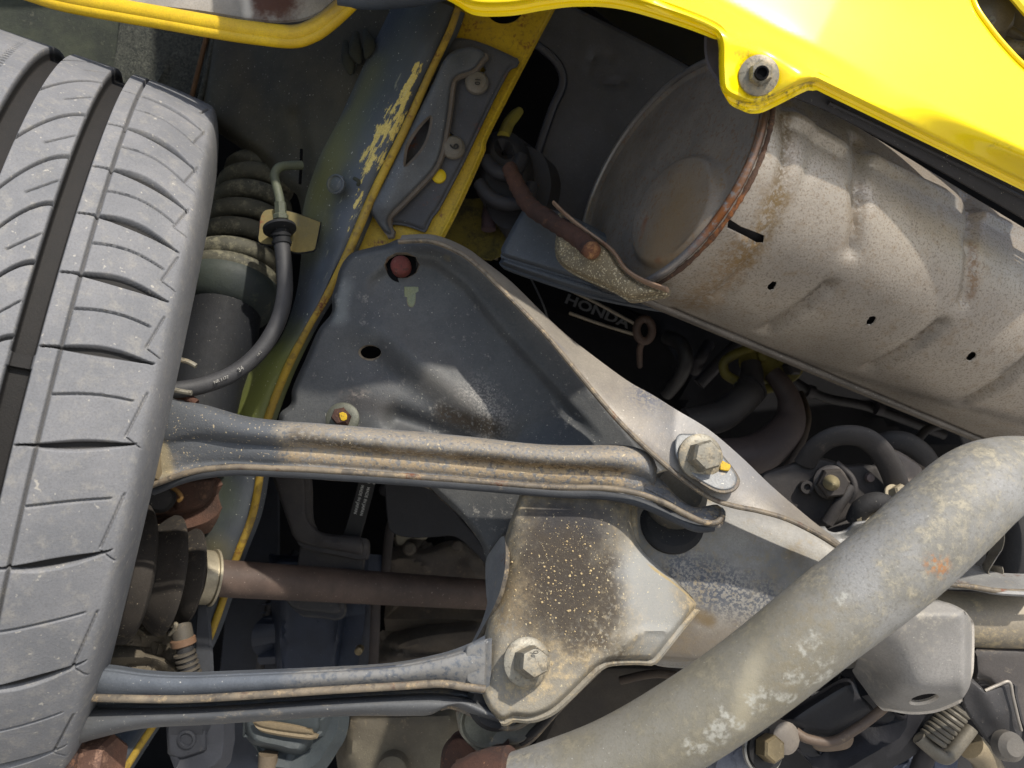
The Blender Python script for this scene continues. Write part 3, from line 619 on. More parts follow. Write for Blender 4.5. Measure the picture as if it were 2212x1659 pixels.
# closed can behind the drilled cover
T_ = np.linspace(.004, .46, 12); A_ = np.linspace(0, 2 * math.pi, 49)[:-1]; tt, aa = np.meshgrid(T_, A_, indexing='ij'); Vc = mpos(tt, aa, .93)
n_ = len(A_); fs = [[i * n_ + k, i * n_ + (k + 1) % n_, (i + 1) * n_ + (k + 1) % n_, (i + 1) * n_ + k] for i in range(11) for k in range(n_)]
build('inner_can', Vc.reshape(-1, 3), fs, grime('can_dark', C(58, 56, 58), C(40, 40, 42), rough=.6, metal=.3), None, mf)
# back half of the cover
aa2 = np.linspace(1.9, 2 * math.pi - 1.48, 24); tt, aa = np.meshgrid(np.linspace(.002, .46, 8), aa2, indexing='ij'); n_ = 24
build('back_shell', mpos(tt, aa).reshape(-1, 3), [[i * n_ + k, i * n_ + k + 1, (i + 1) * n_ + k + 1, (i + 1) * n_ + k] for i in range(7) for k in range(n_ - 1)], mm, None, mf)
# pinched lower seam
cs = mpos(np.linspace(.03, .46, 60), np.full(60, -1.46)); 
sweep('pinch_seam', mpos(np.linspace(.0, .46, 60), np.full(60, -1.42), 1, .0015), .0042 + .0005 * np.sin(np.arange(60) * .7), grime('seam_metal', C(132, 126, 120), C(104, 100, 96), dust=C(160, 150, 136), dusta=.3, rough=.6, metal=.3, speck=C(215, 212, 205), specka=.12), mf, 12, sx=.5, sy=1.0)
# end cap: dished disc with a round boss, rolled bright rim, rusty weld
capm = grime('end_cap_metal', C(140, 131, 121), C(116, 109, 102), dust=C(156, 136, 106), dusta=.3, rough=.45, metal=.3, pits=(C(120, 84, 48), 330, .5),
             patches=[dict(a=(1440, 560, .5), b=(1480, 470, .5), r=.030, soft=.9, col=C(142, 118, 86), amt=.75, nsc=40), dict(a=(1395, 540, .53), b=(1400, 480, .53), r=.003, col=C(128, 72, 36), amt=.8, soft=.9), dict(a=(1398, 545, .50), b=(1410, 562, .50), r=.004, col=C(136, 76, 36), amt=.7, soft=.9)])
rr = np.r_[np.linspace(0, .92, 64), .935, .95, .965, .98, .99, 1.0]; na = 190
ang = np.arange(na) * 2 * math.pi / na; RRm, AAm = np.meshgrid(rr, ang, indexing='ij')
cx = RRm * np.cos(AAm); cy = RRm * np.sin(AAm)
pb = (cx - .40) ** 2 / .43 ** 2 + (cy + .36) ** 2 / .45 ** 2
boss = 1 - sstep(.90, 1.03, np.sqrt(pb)); scar = np.exp(-(((cx + .15) / .25) ** 2 + ((cy - .5) / .2) ** 2))
tcap = .0022 * (1 - sstep(.92, .965, RRm)) - .006 * (1 - RRm ** 2) - .0050 * boss + .0008 * scar
Vc = MC + mu * tcap[..., None] + mv * (RRm * MB_ * 1.0 * np.cos(AAm))[..., None] + mw * (RRm * MA * 1.0 * np.sin(AAm))[..., None]
m0 = len(rr); fs = [[i * na + k, i * na + (k + 1) % na, (i + 1) * na + (k + 1) % na, (i + 1) * na + k] for i in range(m0 - 1) for k in range(na)]
build('end_cap', Vc.reshape(-1, 3), fs, capm, None, mf, 60)
rimm = grime('cap_rim', C(150, 146, 144), C(126, 122, 120), dust=C(120, 104, 84), dusta=.2, rough=.35, metal=.6, patches=[dict(a=(1500, 150, .5), b=(1610, 300, .46), r=.02, col=C(88, 70, 56), amt=.8), dict(a=(1610, 300, .46), b=(1560, 480, .45), r=.013, col=C(122, 80, 46), amt=.9, gran=(260, .3, .25)), dict(a=(1560, 480, .45), b=(1450, 625, .47), r=.012, col=C(140, 84, 42), amt=.9, gran=(260, .35, .2))])
ea = np.linspace(0, 2 * math.pi, 121)[:-1]
sweep('rolled_rim', MC - mu * .0005 + mv * ((MB_ - .0005) * np.cos(ea))[:, None] + mw * ((MA - .0005) * np.sin(ea))[:, None], .0026, rimm, mf, 12, closed=True)
wl = np.linspace(-1.35, 1.1, 90); wr = .0012 + .0008 * rng.random(90)
weldm = grime('rusty_weld', C(92, 66, 50), C(66, 52, 44), dust=C(150, 112, 78), dusta=.4, rough=.9, bs=.9, sc=1.3, patches=[dict(a=(1580, 440, .45), b=(1460, 610, .47), r=.010, soft=.6, col=C(150, 92, 48), amt=.8, gran=(300, .35, .25))])
sweep('weld_bead', mpos(np.full(90, .0035), wl, 1, .0016), wr, weldm, mf, 10)
scm = grime('chalk_scratch', C(150, 142, 130), rough=.7)
def capd(x, y):
    """depth on the dished cap plane"""
    o = np.array([0, 0, CZ]); x = np.asarray(x, float); y = np.asarray(y, float); r = np.stack([(x - 1106) / F, np.ones_like(x), -(y - 829.5) / F], -1)
    return ((MC + mu * .001 - o) @ mu) / (r @ mu)
for k in range(9):
    x = 1345 + k * 12 + rng.normal() * 8; y = 500 - k * 17 + rng.normal() * 8; q = [(x, y), (x + 9 + rng.random() * 8, y - 14 - rng.random() * 12)]
    tube('scratch', [(a, b, float(capd(a, b)) - .0003) for a, b in q], .00035, scm, mf, 6, sub=2)

# ------------------------------------------------------------------ shield panel, tray, hanger
shm = grime('shield_grey', C(74, 74, 80), C(62, 62, 68), dust=C(104, 102, 104), dusta=.15, rough=.55, speck=C(150, 150, 150), specka=.03)
sh = thing('heat_shield', 'smooth dark grey heat shield panel behind the muffler end', 'heat shield', (1230, 250, .68))
shp = plane((1180, 60, .655), (1500, 60, .70), (1200, 470, .672))
shol = [(1206, -10, 1), (1216, 2), (1328, 58), (1450, 122), (1600, 210, 1), (1640, 640, 1), (1260, 600, 1), (1180, 480), (1154, 436, 1), (1153, 401), (1157, 358), (1194, 242), (1217, 190), (1217, 156), (1198, 124), (1162, 96), (1150, 88, 1)]
sheet('shield_panel', shol, add(shp, groove([(1340, 185), (1300, 178), (1276, 160), (1274, 135), (1290, 118), (1320, 124)], 5, .0025)), shm, sh, .002, 13, roll=(9, .006))
tube('opening_bead', [(x, y, float(shp(x, y)) - .002) for x, y in ((1160, 98), (1196, 128), (1213, 158), (1212, 190), (1189, 243), (1152, 358), (1148, 405))], .0030, shm, sh, 12)
tag(sheet('shield_top', [(1215, -40, 1), (1700, -40, 1), (1700, 240, 1), (1600, 200), (1450, 118), (1328, 52)], flat(.74), M['black'], None, .002, 30), 'shadowed black panel above the heat shield under the bumper', 'panel')
trm = grime('tray_paint', C(82, 86, 92), C(70, 74, 80), dust=C(120, 118, 114), dusta=.15, rough=.6, speck=C(170, 170, 168), specka=.05)
tr = thing('exhaust_tray', 'dark grey folded tray edge below the muffler hanger', 'tray', (1230, 570, .59))
trp = plane((1133, 449, .600), (1420, 600, .585), (1090, 570, .590))
sheet('tray_face', [(1133, 446, 1), (1200, 455), (1300, 500), (1430, 590), (1470, 640, 1), (1362, 641), (1260, 606), (1094, 556), (1084, 545), (1084, 534), (1112, 482)], trp, trm, tr, .003, 11, roll=(10, .006))
sheet('tray_lip', [(1088, 550), (1100, 556), (1260, 606), (1362, 641), (1470, 655, 1), (1460, 668, 1), (1362, 652), (1255, 628), (1094, 575), (1082, 562)], add(trp, flat(.006)), trm, tr, .004, 9, roll=(9, .008))
gold = grime('sparkly_underseal', C(132, 118, 92), C(96, 88, 74), dust=C(176, 158, 118), dusta=.45, rough=.6, bs=1.2, sc=1.2, speck=C(220, 205, 170), specka=.25)
hb = thing('hanger_bracket', 'dusty gold bracket welded to the muffler with a bent sheet edge', 'bracket', (1320, 580, .53))
hbp = plane((1215, 480, .545), (1440, 625, .495), (1220, 580, .545))
sheet('bracket_plate', [(1201, 511, 1), (1206, 460, 1), (1260, 500), (1310, 538), (1350, 590), (1395, 615), (1440, 624, 1), (1436, 634), (1400, 640), (1359, 645), (1311, 621), (1225, 581), (1200, 552)], add(hbp, ridge([(1290, 560), (1360, 620)], 30, -.004)), gold, hb, .003, 9, roll=(10, .006))
sweep('bent_edge', cr(P([1196, 1225, 1262, 1311, 1330, 1352, 1390, 1442], [438, 466, 496, 532, 550, 582, 607, 626], [.548, .543, .536, .526, .52, .513, .503, .492]), 8), .0024, grime('edge_metal', C(146, 124, 104), C(118, 92, 74), dust=C(190, 160, 120), dusta=.3, rough=.6, rust=.5), hb, 10, sx=.55, sy=1.25)
hr = thing('hanger_rod', 'bent rusty brown hanger rod with orange cut end', 'hanger rod', (1200, 470, .57))
rodp = [(1100, 362, .600, .0056), (1118, 402, .590, .0060), (1146, 446, .575, .0062), (1196, 480, .556, .0062), (1246, 512, .538, .0062), (1277, 540, .524, .0060)]
tube('rod', rodp, 0, M['rust'], hr, 20, sub=12, disp=lambda i, a: 1 + .05 * np.sin(i * 1.7 + 2 * a) + .03 * np.sin(i * .9 - 3 * a))
ax = PV(1290, 551, .512) - PV(1277, 540, .524)
lathe('rod_end', P(1277, 540, .524), ax, [(-.002, .0062), (.002, .0060), (.0045, .0048), (.0055, .003), (.0055, 0)], grime('orange_rust', C(128, 84, 54), C(92, 60, 44), dust=C(160, 118, 78), dusta=.4, rough=.95, bs=1), hr, 24, angle=50)
rh = thing('rubber_hanger', 'black rubber exhaust hanger between yellow channel and heat shield', 'rubber hanger', (1090, 380, .62))
rb = grime('hanger_rubber', C(44, 43, 47), C(34, 33, 36), dust=C(72, 70, 72), dusta=.2, rough=.7)
sheet('hanger_body', [(1033, 350), (1050, 300), (1076, 283), (1110, 288), (1138, 318), (1152, 365), (1153, 415), (1132, 450), (1090, 458), (1048, 440), (1026, 405)], flat(.618), rb, rh, .022, 9, [smooth([(1075, 300), (1100, 305), (1112, 335), (1090, 345), (1068, 325)], 6)], roll=(22, .012))
tube('outer_band', [(1035, 395, .612), (1060, 425, .607), (1100, 440, .605), (1140, 430, .608), (1150, 400, .613)], .0052, rb, rh, 14)
tube('inner_band', [(1048, 345, .612), (1075, 372, .606), (1110, 372, .606), (1128, 340, .612)], .0055, rb, rh, 14)
tube('hook_pin', [(1122, 240, .655, .0035), (1112, 250, .648, .0046), (1098, 268, .635, .0048), (1087, 296, .622, .0050)], 0, grime('pin_yellow', C(150, 138, 48), C(124, 112, 44), dust=C(96, 88, 56), dusta=.3, rough=.6), rh, 16)
bk = tag(sheet('yellow_floor_panel', [(930, 430, 1), (1160, 430, 1), (1150, 520, 1), (1060, 560, 1), (930, 540, 1)], flat(.66), grime('grimy_yellow', C(112, 100, 36), C(60, 58, 36), dust=C(40, 38, 34), dusta=.6, rough=.8), None, .003, 20), 'grimy yellow floor panel seen below the rubber hanger', 'floor panel')
tube('purple_stud', [(1060, 440, .645), (1056, 470, .645), (1055, 496, .643)], .0058, grime('stud_paint', C(72, 54, 58), C(54, 44, 48), rough=.8), bk, 16)

# ------------------------------------------------------------------ dark engine side: badge bar, cover, hoses
badge = thing('badge_bar', 'black HONDA lettered bar with pale strips painted as light gaps deep behind the subframe', 'badge', (1280, 680, .74))
bdp = plane((1200, 630, .74), (1380, 700, .72), (1200, 700, .74))
bm = grime('badge_black', C(16, 16, 18), C(12, 12, 13), rough=.7, spec=.1)
sheet('badge_face', [(985, 530, 1), (1100, 560), (1201, 606), (1400, 690, 1), (1390, 735, 1), (1246, 690), (1100, 630), (985, 580, 1)], bdp, bm, badge, .006, 16)
ps = grime('pale_strip', C(170, 158, 138), C(140, 130, 114), rough=.4, dust=C(90, 84, 76), dusta=.2)  # pale bars standing in for strips of light
for pts in ([(1000, 532), (1040, 546), (1075, 560)], [(1196, 611), (1280, 650), (1372, 700)], [(1230, 676), (1300, 701), (1372, 723)]):
    tube('light_gap_strip', [(x, y, float(bdp(x, y)) - .002) for x, y in pts], .0014, ps, badge, 8)
text('badge_lettering', 'HONDA', 1290, 673, 22.5, 148, bdp, grime('badge_letters', C(96, 95, 94), C(80, 79, 79), rough=.6), badge, -.0008, .0015, .03, .74)
tag(tube('thin_wire', [(1138, 585, .70), (1160, 628, .69), (1176, 665, .69), (1186, 700, .70)], .0008, grime('wire_grey', C(90, 90, 92), rough=.5), None, 8), 'thin grey wire hanging in front of the black badge bar', 'wire')
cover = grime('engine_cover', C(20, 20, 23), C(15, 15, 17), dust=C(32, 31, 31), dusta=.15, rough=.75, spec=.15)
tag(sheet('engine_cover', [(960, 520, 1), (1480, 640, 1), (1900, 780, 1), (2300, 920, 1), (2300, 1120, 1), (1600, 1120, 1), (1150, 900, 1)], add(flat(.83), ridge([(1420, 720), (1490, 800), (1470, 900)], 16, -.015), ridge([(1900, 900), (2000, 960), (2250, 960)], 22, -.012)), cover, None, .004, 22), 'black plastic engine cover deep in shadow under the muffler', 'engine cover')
ey = thing('eyelet_rod', 'small rusty eyelet on a rod beside the badge bar', 'eyelet', (1392, 715, .66))
em = grime('eyelet_metal', C(84, 66, 56), C(62, 52, 48), dust=C(112, 90, 72), dusta=.3, rough=.6)
sweep('eye_ring', P(1392 + 17 * np.cos(np.arange(28) * .2244), 713 + 24 * np.sin(np.arange(28) * .2244), .66 + 0 * np.arange(28)), .0034, em, ey, 12, closed=True)
tube('eye_stem', [(1388, 738, .662), (1382, 756, .668), (1382, 790, .70)], .0026, em, ey, 10)
bent = thing('bent_black_pipe', 'black bent pipe with a dull highlight right of the eyelet', 'pipe', (1470, 760, .70))
tube('pipe', [(1440, 728, .73), (1470, 742, .715), (1482, 775, .71), (1468, 815, .72), (1440, 850, .74)], .0066, grime('pipe_black', C(44, 42, 42), C(32, 31, 32), dust=C(80, 76, 72), dusta=.2, rough=.5), bent, 16)
rods = grime('dull_rod', C(50, 47, 50), C(40, 38, 40), rough=.6)
for a, b in (((1510, 830, .76), (1600, 735, .76)), ((1530, 745, .78), (1500, 800, .78))):
    tag(tube('support_rod', [a, ((a[0] + b[0]) / 2, (a[1] + b[1]) / 2, .76), b], .006, rods, None, 12), 'dim grey rod leaning in the shadow left of the yellow hose bracket' if a[0] == 1510 else 'short dim rod nearest the black bent pipe', 'rod')
hy = thing('hose_bracket', 'yellow bracket with looped tube holding two coolant pipes', 'bracket', (1680, 790, .71))
hyp = flat(.705)
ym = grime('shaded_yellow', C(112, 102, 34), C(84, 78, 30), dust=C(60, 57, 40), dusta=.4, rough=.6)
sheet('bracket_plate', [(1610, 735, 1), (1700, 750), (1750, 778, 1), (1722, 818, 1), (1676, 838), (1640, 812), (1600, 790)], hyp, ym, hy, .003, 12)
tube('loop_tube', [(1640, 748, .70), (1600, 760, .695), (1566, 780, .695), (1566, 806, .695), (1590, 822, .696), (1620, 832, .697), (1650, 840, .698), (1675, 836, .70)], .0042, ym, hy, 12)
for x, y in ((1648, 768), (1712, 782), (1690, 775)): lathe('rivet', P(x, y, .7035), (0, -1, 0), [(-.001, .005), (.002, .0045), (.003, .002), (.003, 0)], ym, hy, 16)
hosem = grime('coolant_hose', C(58, 54, 54), C(44, 42, 43), dust=C(84, 76, 70), dusta=.25, rough=.65)
h1 = thing('coolant_hose', 'fat black hose with ridged clamp curving down left below the yellow bracket', 'hose', (1590, 870, .69))
tube('hose', [(1630, 830, .69, .0105), (1612, 855, .685, .0125), (1585, 880, .68, .0130), (1550, 902, .675, .0130), (1480, 915, .67, .0130)], 0, hosem, h1, 22, sub=10)
tube('pipe_neck', [(1622, 785, .70, .0085), (1624, 812, .695, .0100), (1618, 845, .687, .0115)], 0, hosem, h1, 20)
for k in range(3): lathe('clamp_ring', P(1626 - 6 * k, 836 + 7 * k, .69), PV(1585, 880, .68) - PV(1630, 830, .69), [(-.0012, .0118), (-.0006, .0138), (.0006, .0138), (.0012, .0118)], rods, h1, 28)
h2 = thing('coolant_pipe', 'brownish elbow pipe dropping from the yellow bracket to the right of the clamped hose', 'pipe', (1680, 930, .68))
cpm = grime('coolant_pipe_brown', C(76, 64, 60), C(60, 52, 52), dust=C(112, 92, 76), dusta=.25, rough=.6)
tube('pipe', [(1668, 806, .695, .0075), (1688, 830, .69, .0085), (1706, 868, .685, .0100), (1704, 915, .68, .0135), (1668, 960, .67, .0160), (1620, 985, .66, .0165), (1560, 990, .655, .0165), (1490, 985, .65, .016)], 0, cpm, h2, 24, sub=10)
lathe('pipe_nut', P(1712, 792, .70), (.3, -1, 0), [(-.004, .008), (.004, .008), (.006, .006), (.006, 0)], rods, h2, 6)

# ------------------------------------------------------------------ subframe: plate, flange, crossmember, bracket
sub = thing('subframe', 'large slate grey pressed subframe plate with crossmember in the middle', 'subframe', (1050, 900, .55))
pp = plane((800, 600, .555), (1400, 980, .535), (800, 980, .545))
ridge_line = [(815, 735), (900, 800), (985, 862), (1085, 925)]
def psurf(x, y):
    d = pp(x, y) + .004 * 0
    pocket = inside(np.asarray(x, float).ravel(), np.asarray(y, float).ravel(), np.array([(773, 648), (790, 600), (830, 568), (890, 548), (945, 556), (1015, 612), (1054, 660), (1095, 710), (1150, 770), (1240, 870), (1330, 965), (1100, 1000), (1000, 880), (880, 770)])).reshape(np.shape(x))
    pd = segdist(x, y, [(773, 648), (790, 600), (830, 568), (890, 548), (945, 556), (1015, 612), (1054, 660), (1095, 710), (1150, 770), (1240, 870), (1330, 965)])
    d = d + .006 * np.where(pocket, sstep(0, 26, pd) * sstep(0, 90, segdist(x, y, [(1330, 965), (1100, 1000), (1000, 880), (880, 770), (773, 648)])), 0)
    sd = (np.asarray(y, float) - np.interp(x, [q[0] for q in ridge_line], [q[1] for q in ridge_line]))
    k = np.exp(-(segdist(x, y, ridge_line) / 70) ** 2)
    d = d + .010 * k * sstep(-40, 70, sd) - .003 * np.exp(-(segdist(x, y, ridge_line) / 34) ** 2)
    d = d - .006 * np.exp(-(np.hypot(np.asarray(x) - 880, np.asarray(y) - 600) / 60) ** 2) * 0
    d = d + .010 * np.exp(-(segdist(x, y, [(860, 905), (920, 925), (1000, 960)]) / 26) ** 2)
    return d
PO = [(735, 578), (758, 548), (800, 535), (835, 527), (868, 515), (930, 515), (998, 540), (1062, 592), (1120, 655), (1200, 738), (1270, 822), (1340, 905), (1400, 975), (1475, 1040), (1540, 1090, 1), (1380, 1130), (1250, 1130), (1150, 1120), (1098, 1162), (1052, 1212, 1), (1037, 1172), (1010, 1135), (985, 1107), (950, 1075), (903, 1039), (800, 1030), (700, 1025), (606, 1010, 1), (602, 940), (604, 895), (628, 872), (632, 838), (660, 775), (688, 712), (716, 676), (717, 642), (726, 610)]
pm_ = grime('subframe_paint', C(74, 75, 75), C(57, 58, 60), dust=C(146, 142, 134), dusta=.34, rough=.55, speck=C(176, 174, 160), specka=.06, bs=.4, pits=(C(50, 54, 58), 300, .3), patches=[
    dict(a=(1030, 850, .54), b=(1060, 915, .54), r=.012, soft=.9, col=C(140, 136, 130), amt=.7, gran=(700, .45, .15)),
    dict(a=(930, 830, .545), b=(1010, 880, .545), r=.008, soft=.9, col=C(116, 112, 106), amt=.6),
    dict(a=(960, 895, .55), b=(1068, 925, .545), r=.0065, soft=.8, wob=.6, col=C(46, 38, 28), amt=.95, gran=(500, .3, .2)),
    dict(a=(760, 862, .545), b=(830, 880, .545), r=.008, soft=.9, wob=.8, col=C(44, 40, 38), amt=.8),
    dict(a=(740, 845, .545), b=(790, 850, .545), r=.004, soft=.9, wob=.8, col=C(140, 128, 118), amt=.7, gran=(300, .45, .15)),
    dict(a=(740, 610, .55), b=(728, 680, .55), r=.006, soft=.8, col=C(112, 116, 116), amt=.7),
    dict(a=(960, 552, .55), b=(966, 556, .55), r=.0028, soft=.6, col=C(120, 108, 70), amt=.9),
    dict(a=(1122, 790, .54), b=(1120, 765, .54), r=.0016, soft=.5, col=C(112, 100, 70)), dict(a=(1184, 810, .54), b=(1186, 812, .54), r=.0022, soft=.3, wob=.2, col=C(116, 122, 112)),
    dict(a=(1186, 780, .54), b=(1188, 781, .54), r=.002, soft=.3, wob=.2, col=C(110, 116, 108)), dict(a=(1070, 735, .54), b=(1072, 728, .54), r=.0018, soft=.3, wob=.2, col=C(130, 134, 126)),
    dict(a=(1090, 668, .54), b=(1104, 674, .54), r=.002, soft=.3, wob=.2, col=C(118, 126, 122))])
slot_ = smooth([(882, 627), (894, 625), (898, 640), (896, 658), (888, 665), (880, 658), (879, 642)], 4)
sheet('plate', PO, psurf, pm_, sub, .004, 6, [ell(799, 762, 25, 17, 4, 36), ell(868, 573, 39, 29, 0, 10), slot_], rim=M['rim'], roll=(13, .008))
sheet('slot_backing', [(874, 620, 1), (904, 620, 1), (904, 672, 1), (874, 672, 1)], flat(.5585), grime('primer_spot', C(118, 122, 92), C(96, 110, 112), dust=C(150, 140, 80), dusta=.4, rough=.7), sub, .001, 12)
rbolt = lathe('red_bolt', P(867, 578, .560), (.05, -1, .12), [(-.004, .0070), (.006, .0070), (.0080, .0062), (.0088, .004), (.0089, 0)], M['rustred'], sub, 28, angle=50)
lathe('washer', P(867, 578, .560), (.05, -1, .12), [(-.004, .0105), (-.001, .0105), (-.001, 0)], M['void'], rbolt, 28)
lathe('rubber_socket', P(866, 570, .566), (0, -1, 0), [(-.004, .0), (-.004, .0128), (.004, .0128), (.004, .0115), (-.002, .011), (-.002, 0)], M['rubber'], sub, 10)
b2 = bolt(sub, P(740, 905, .538), (.05, -1, .25), .0062, .010, .0112, .0015, M['rust'], grime('olive_washer', C(88, 88, 76), C(66, 68, 60), dust=C(120, 116, 100), dusta=.3, rough=.5, metal=.3), rot=.2)
sheet('paint_mark', [(733, 893, 1), (741, 891), (749, 895, 1), (748, 907, 1), (739, 909), (735, 905, 1)], flat(.5255), M['yellow_mark'], sub, .0008, 8)
# flange: ribbon between the bright inner edge and the outer edge
fi = [(862, 522), (930, 521), (992, 545), (1034, 576), (1071, 612), (1140, 682), (1190, 735), (1239, 794), (1328, 900), (1395, 967), (1461, 1024), (1530, 1073), (1581, 1092), (1640, 1104), (1701, 1122), (1770, 1156), (1822, 1189)]
fo = [(868, 508), (936, 507), (1002, 532), (1050, 566), (1105, 609), (1167, 670), (1212, 713), (1260, 752), (1352, 820), (1410, 853), (1461, 885), (1530, 927), (1599, 985), (1667, 1050), (1743, 1115), (1790, 1152), (1830, 1184)]
ci, co = cr(fi, 6), cr(fo, 6); nU = 12; U = np.linspace(0, 1, nU)
flm = grime('flange_metal', C(138, 131, 120), C(118, 112, 105), dust=C(152, 141, 124), dusta=.35, rough=.5, metal=.15, speck=C(205, 198, 184), specka=.05, patches=[
    dict(a=(1395, 860, .5), b=(1470, 960, .5), r=.010, soft=.9, wob=.7, col=C(84, 86, 96), amt=.9, gran=(650, .42, .15)),
    dict(a=(1470, 940, .5), b=(1590, 1050, .5), r=.022, soft=.7, wob=.5, col=C(120, 122, 126), amt=.7), dict(a=(1590, 1060, .5), b=(1770, 1150, .5), r=.008, soft=.8, col=C(104, 112, 126), amt=.75),
    dict(a=(1130, 665, .5), b=(1330, 890, .5), r=.0022, soft=.5, wob=.6, col=C(110, 108, 110), amt=.6)])
fdp = np.interp(np.arange(len(ci)), [0, 20, 60, len(ci) - 1], [.536, .518, .470, .474])
X = ci[:, None, 0] + (co - ci)[:, None, 0] * U; Y = ci[:, None, 1] + (co - ci)[:, None, 1] * U
D = fdp[:, None] + (.030 * U ** 1.3) * np.interp(np.arange(len(ci)), [0, 40, 62, len(ci) - 1], [.25, .9, .55, .5])[:, None]
V1 = P(X, Y, D); V2 = V1 + np.array([-.0010, .0035, -.0012]); nv = V1.size // 3; m_ = len(ci); fs = []
for i in range(m_ - 1):
    for k in range(nU - 1):
        q = [i * nU + k, i * nU + k + 1, (i + 1) * nU + k + 1, (i + 1) * nU + k]; fs += [q, [j + nv for j in q[::-1]]]
    for k in (0, nU - 1):
        q = [i * nU + k, (i + 1) * nU + k, (i + 1) * nU + k + nv, i * nU + k + nv]; fs.append(q if k == 0 else q[::-1])
for i in (0, m_ - 1): fs += [[i * nU + k, i * nU + k + 1, i * nU + k + 1 + nv, i * nU + k + nv] for k in range(nU - 1)]
build('flange', np.vstack([V1.reshape(-1, 3), V2.reshape(-1, 3)]), fs, flm, None, sub, 50)
sweep('flange_edge', P(ci[:, 0], ci[:, 1], fdp - .0005), .0019, M['rim'], sub, 10, sx=.8)
def fdep(x, y): return .513 + 0 * np.asarray(x, float)
bwm = grime('diamond_washer', C(128, 128, 126), C(104, 106, 108), dust=TAN, dusta=.3, rough=.5, metal=.3, speck=PALE, specka=.08)
fpl = plane((1468, 939, .478), (1592, 1030, .472), (1470, 1000, .469))
fb = bolt(sub, P(1513, 987, .4685), (.16, -.93, .16), .0092, .0105, .0135, .0018, M['bolt'], rot=.25)
sheet('diamond_washer', [(1462, 942), (1490, 937), (1513, 941), (1551, 974), (1590, 1025), (1584, 1054), (1548, 1057), (1496, 1026), (1461, 987)], add(fpl, flat(-.0035)), bwm, fb, .0022, 8, rim=M['rim'], roll=(4, .001))
sheet('yellow_tag', [(1558, 994, 1), (1579, 1004, 1), (1575, 1016, 1), (1556, 1013, 1)], add(fpl, flat(-.006)), M['yellow_mark'], fb, .0012, 6)

# crossmember
cm_p = dict(rough=.55, dust=C(150, 137, 112), speck=C(190, 182, 162), specka=.06)
def cdep(x, y):
    mid = np.interp(x, [1300, 1500, 1800, 2250], [1250, 1260, 1300, 1345]); hw = np.interp(x, [1300, 1500, 1800, 2250], [185, 170, 130, 75])
    u = np.clip((np.asarray(y, float) - mid) / hw, -1.3, 1.3)
    return .535 - .020 * np.sqrt(np.clip(1 - u * u * .75, 0, 1)) + np.interp(x, [1300, 2200], [0, -.03])
crm = grime('crossmember_paint', C(160, 156, 148), C(126, 124, 120), dusta=.5, patches=[
    dict(a=(1560, 1110, .52), b=(1800, 1200, .52), r=.009, soft=.8, col=C(92, 96, 102), amt=.6),
    dict(a=(1480, 1240, .51), b=(1640, 1300, .51), r=.014, soft=.8, wob=.8, col=C(72, 78, 90), amt=.85, gran=(560, .42, .14)),
    dict(a=(1460, 1400, .51), b=(1640, 1400, .51), r=.016, soft=.8, col=C(126, 114, 98), amt=.7),
    dict(a=(1710, 1195, .51), b=(1735, 1215, .51), r=.006, soft=.8, wob=.8, col=C(96, 80, 48), amt=.8),
    dict(a=(1510, 1330, .51), b=(1530, 1340, .51), r=.004, soft=.8, wob=.8, col=C(112, 90, 50), amt=.7)], **cm_p)
sheet('crossmember', [(1280, 1060, 1), (1520, 1066), (1700, 1112), (1822, 1186), (1900, 1205), (2000, 1268), (2120, 1285), (2300, 1290, 1), (2300, 1402, 1), (2106, 1404), (1980, 1420), (1700, 1442), (1480, 1434), (1404, 1424), (1340, 1390), (1300, 1300)], cdep, crm, sub, .003, 12, roll=(14, .012))
gum = grime('gusset_paint', C(148, 147, 144), C(122, 122, 122), dust=C(172, 159, 134), dusta=.35, rough=.5, metal=.1, rust=.15, speck=PALE, specka=.05)
tube('weld_lip', [(1340, 1420, .484), (1358, 1388, .482), (1380, 1368, .482), (1412, 1361, .486), (1438, 1366, .490)], .0019, M['rim'], sub, 10)
# the folded bracket with the mud patch and the link's painted shadow
mud = grime('mud_and_shade_paint', C(136, 130, 117), C(112, 107, 97), dust=C(172, 154, 120), dusta=.55, rough=.65, metal=.05, speck=C(216, 200, 160), specka=.10, bs=.5, patches=[
    dict(a=(1215, 1170, .48), b=(1205, 1265, .48), r=.031, soft=.55, wob=.5, nsc=90, col=C(50, 42, 33), amt=.98, gran=(520, .16, .25)),
    dict(a=(1320, 1230, .48), b=(1305, 1385, .48), r=.011, soft=.5, wob=.6, col=C(58, 50, 40), amt=.92, gran=(420, .36, .12)),
    dict(a=(1225, 1330, .48), b=(1255, 1345, .48), r=.016, soft=.5, wob=.6, col=C(60, 52, 42), amt=.92, gran=(420, .38, .12)),
    dict(a=(1100, 1330, .48), b=(1110, 1280, .48), r=.010, soft=.9, wob=.6, col=C(110, 96, 74), amt=.8, gran=(500, .4, .15)),
    dict(a=(1260, 1420, .48), b=(1300, 1400, .48), r=.012, soft=.8, wob=.7, col=C(82, 70, 54), amt=.8, gran=(420, .42, .1)),
    dict(a=(1190, 1100, .48), b=(1350, 1110, .48), r=.014, soft=.6, col=C(44, 44, 48), amt=.8),  # soft shadow of the link above, put into the colour
    dict(a=(1400, 1240, .49), b=(1410, 1340, .49), r=.020, soft=.5, wob=.4, col=C(146, 147, 145), amt=.8), dict(a=(1440, 1370, .5), b=(1410, 1420, .5), r=.004, soft=.8, wob=.8, col=C(138, 112, 66), amt=.7), dict(a=(1365, 1370, .49), b=(1440, 1360, .5), r=.002, soft=.6, wob=.6, col=C(146, 116, 66), amt=.8), dict(a=(1340, 1165, .48), b=(1505, 1305, .51), r=.0012, soft=.4, wob=.5, col=C(160, 140, 96), amt=.8)])
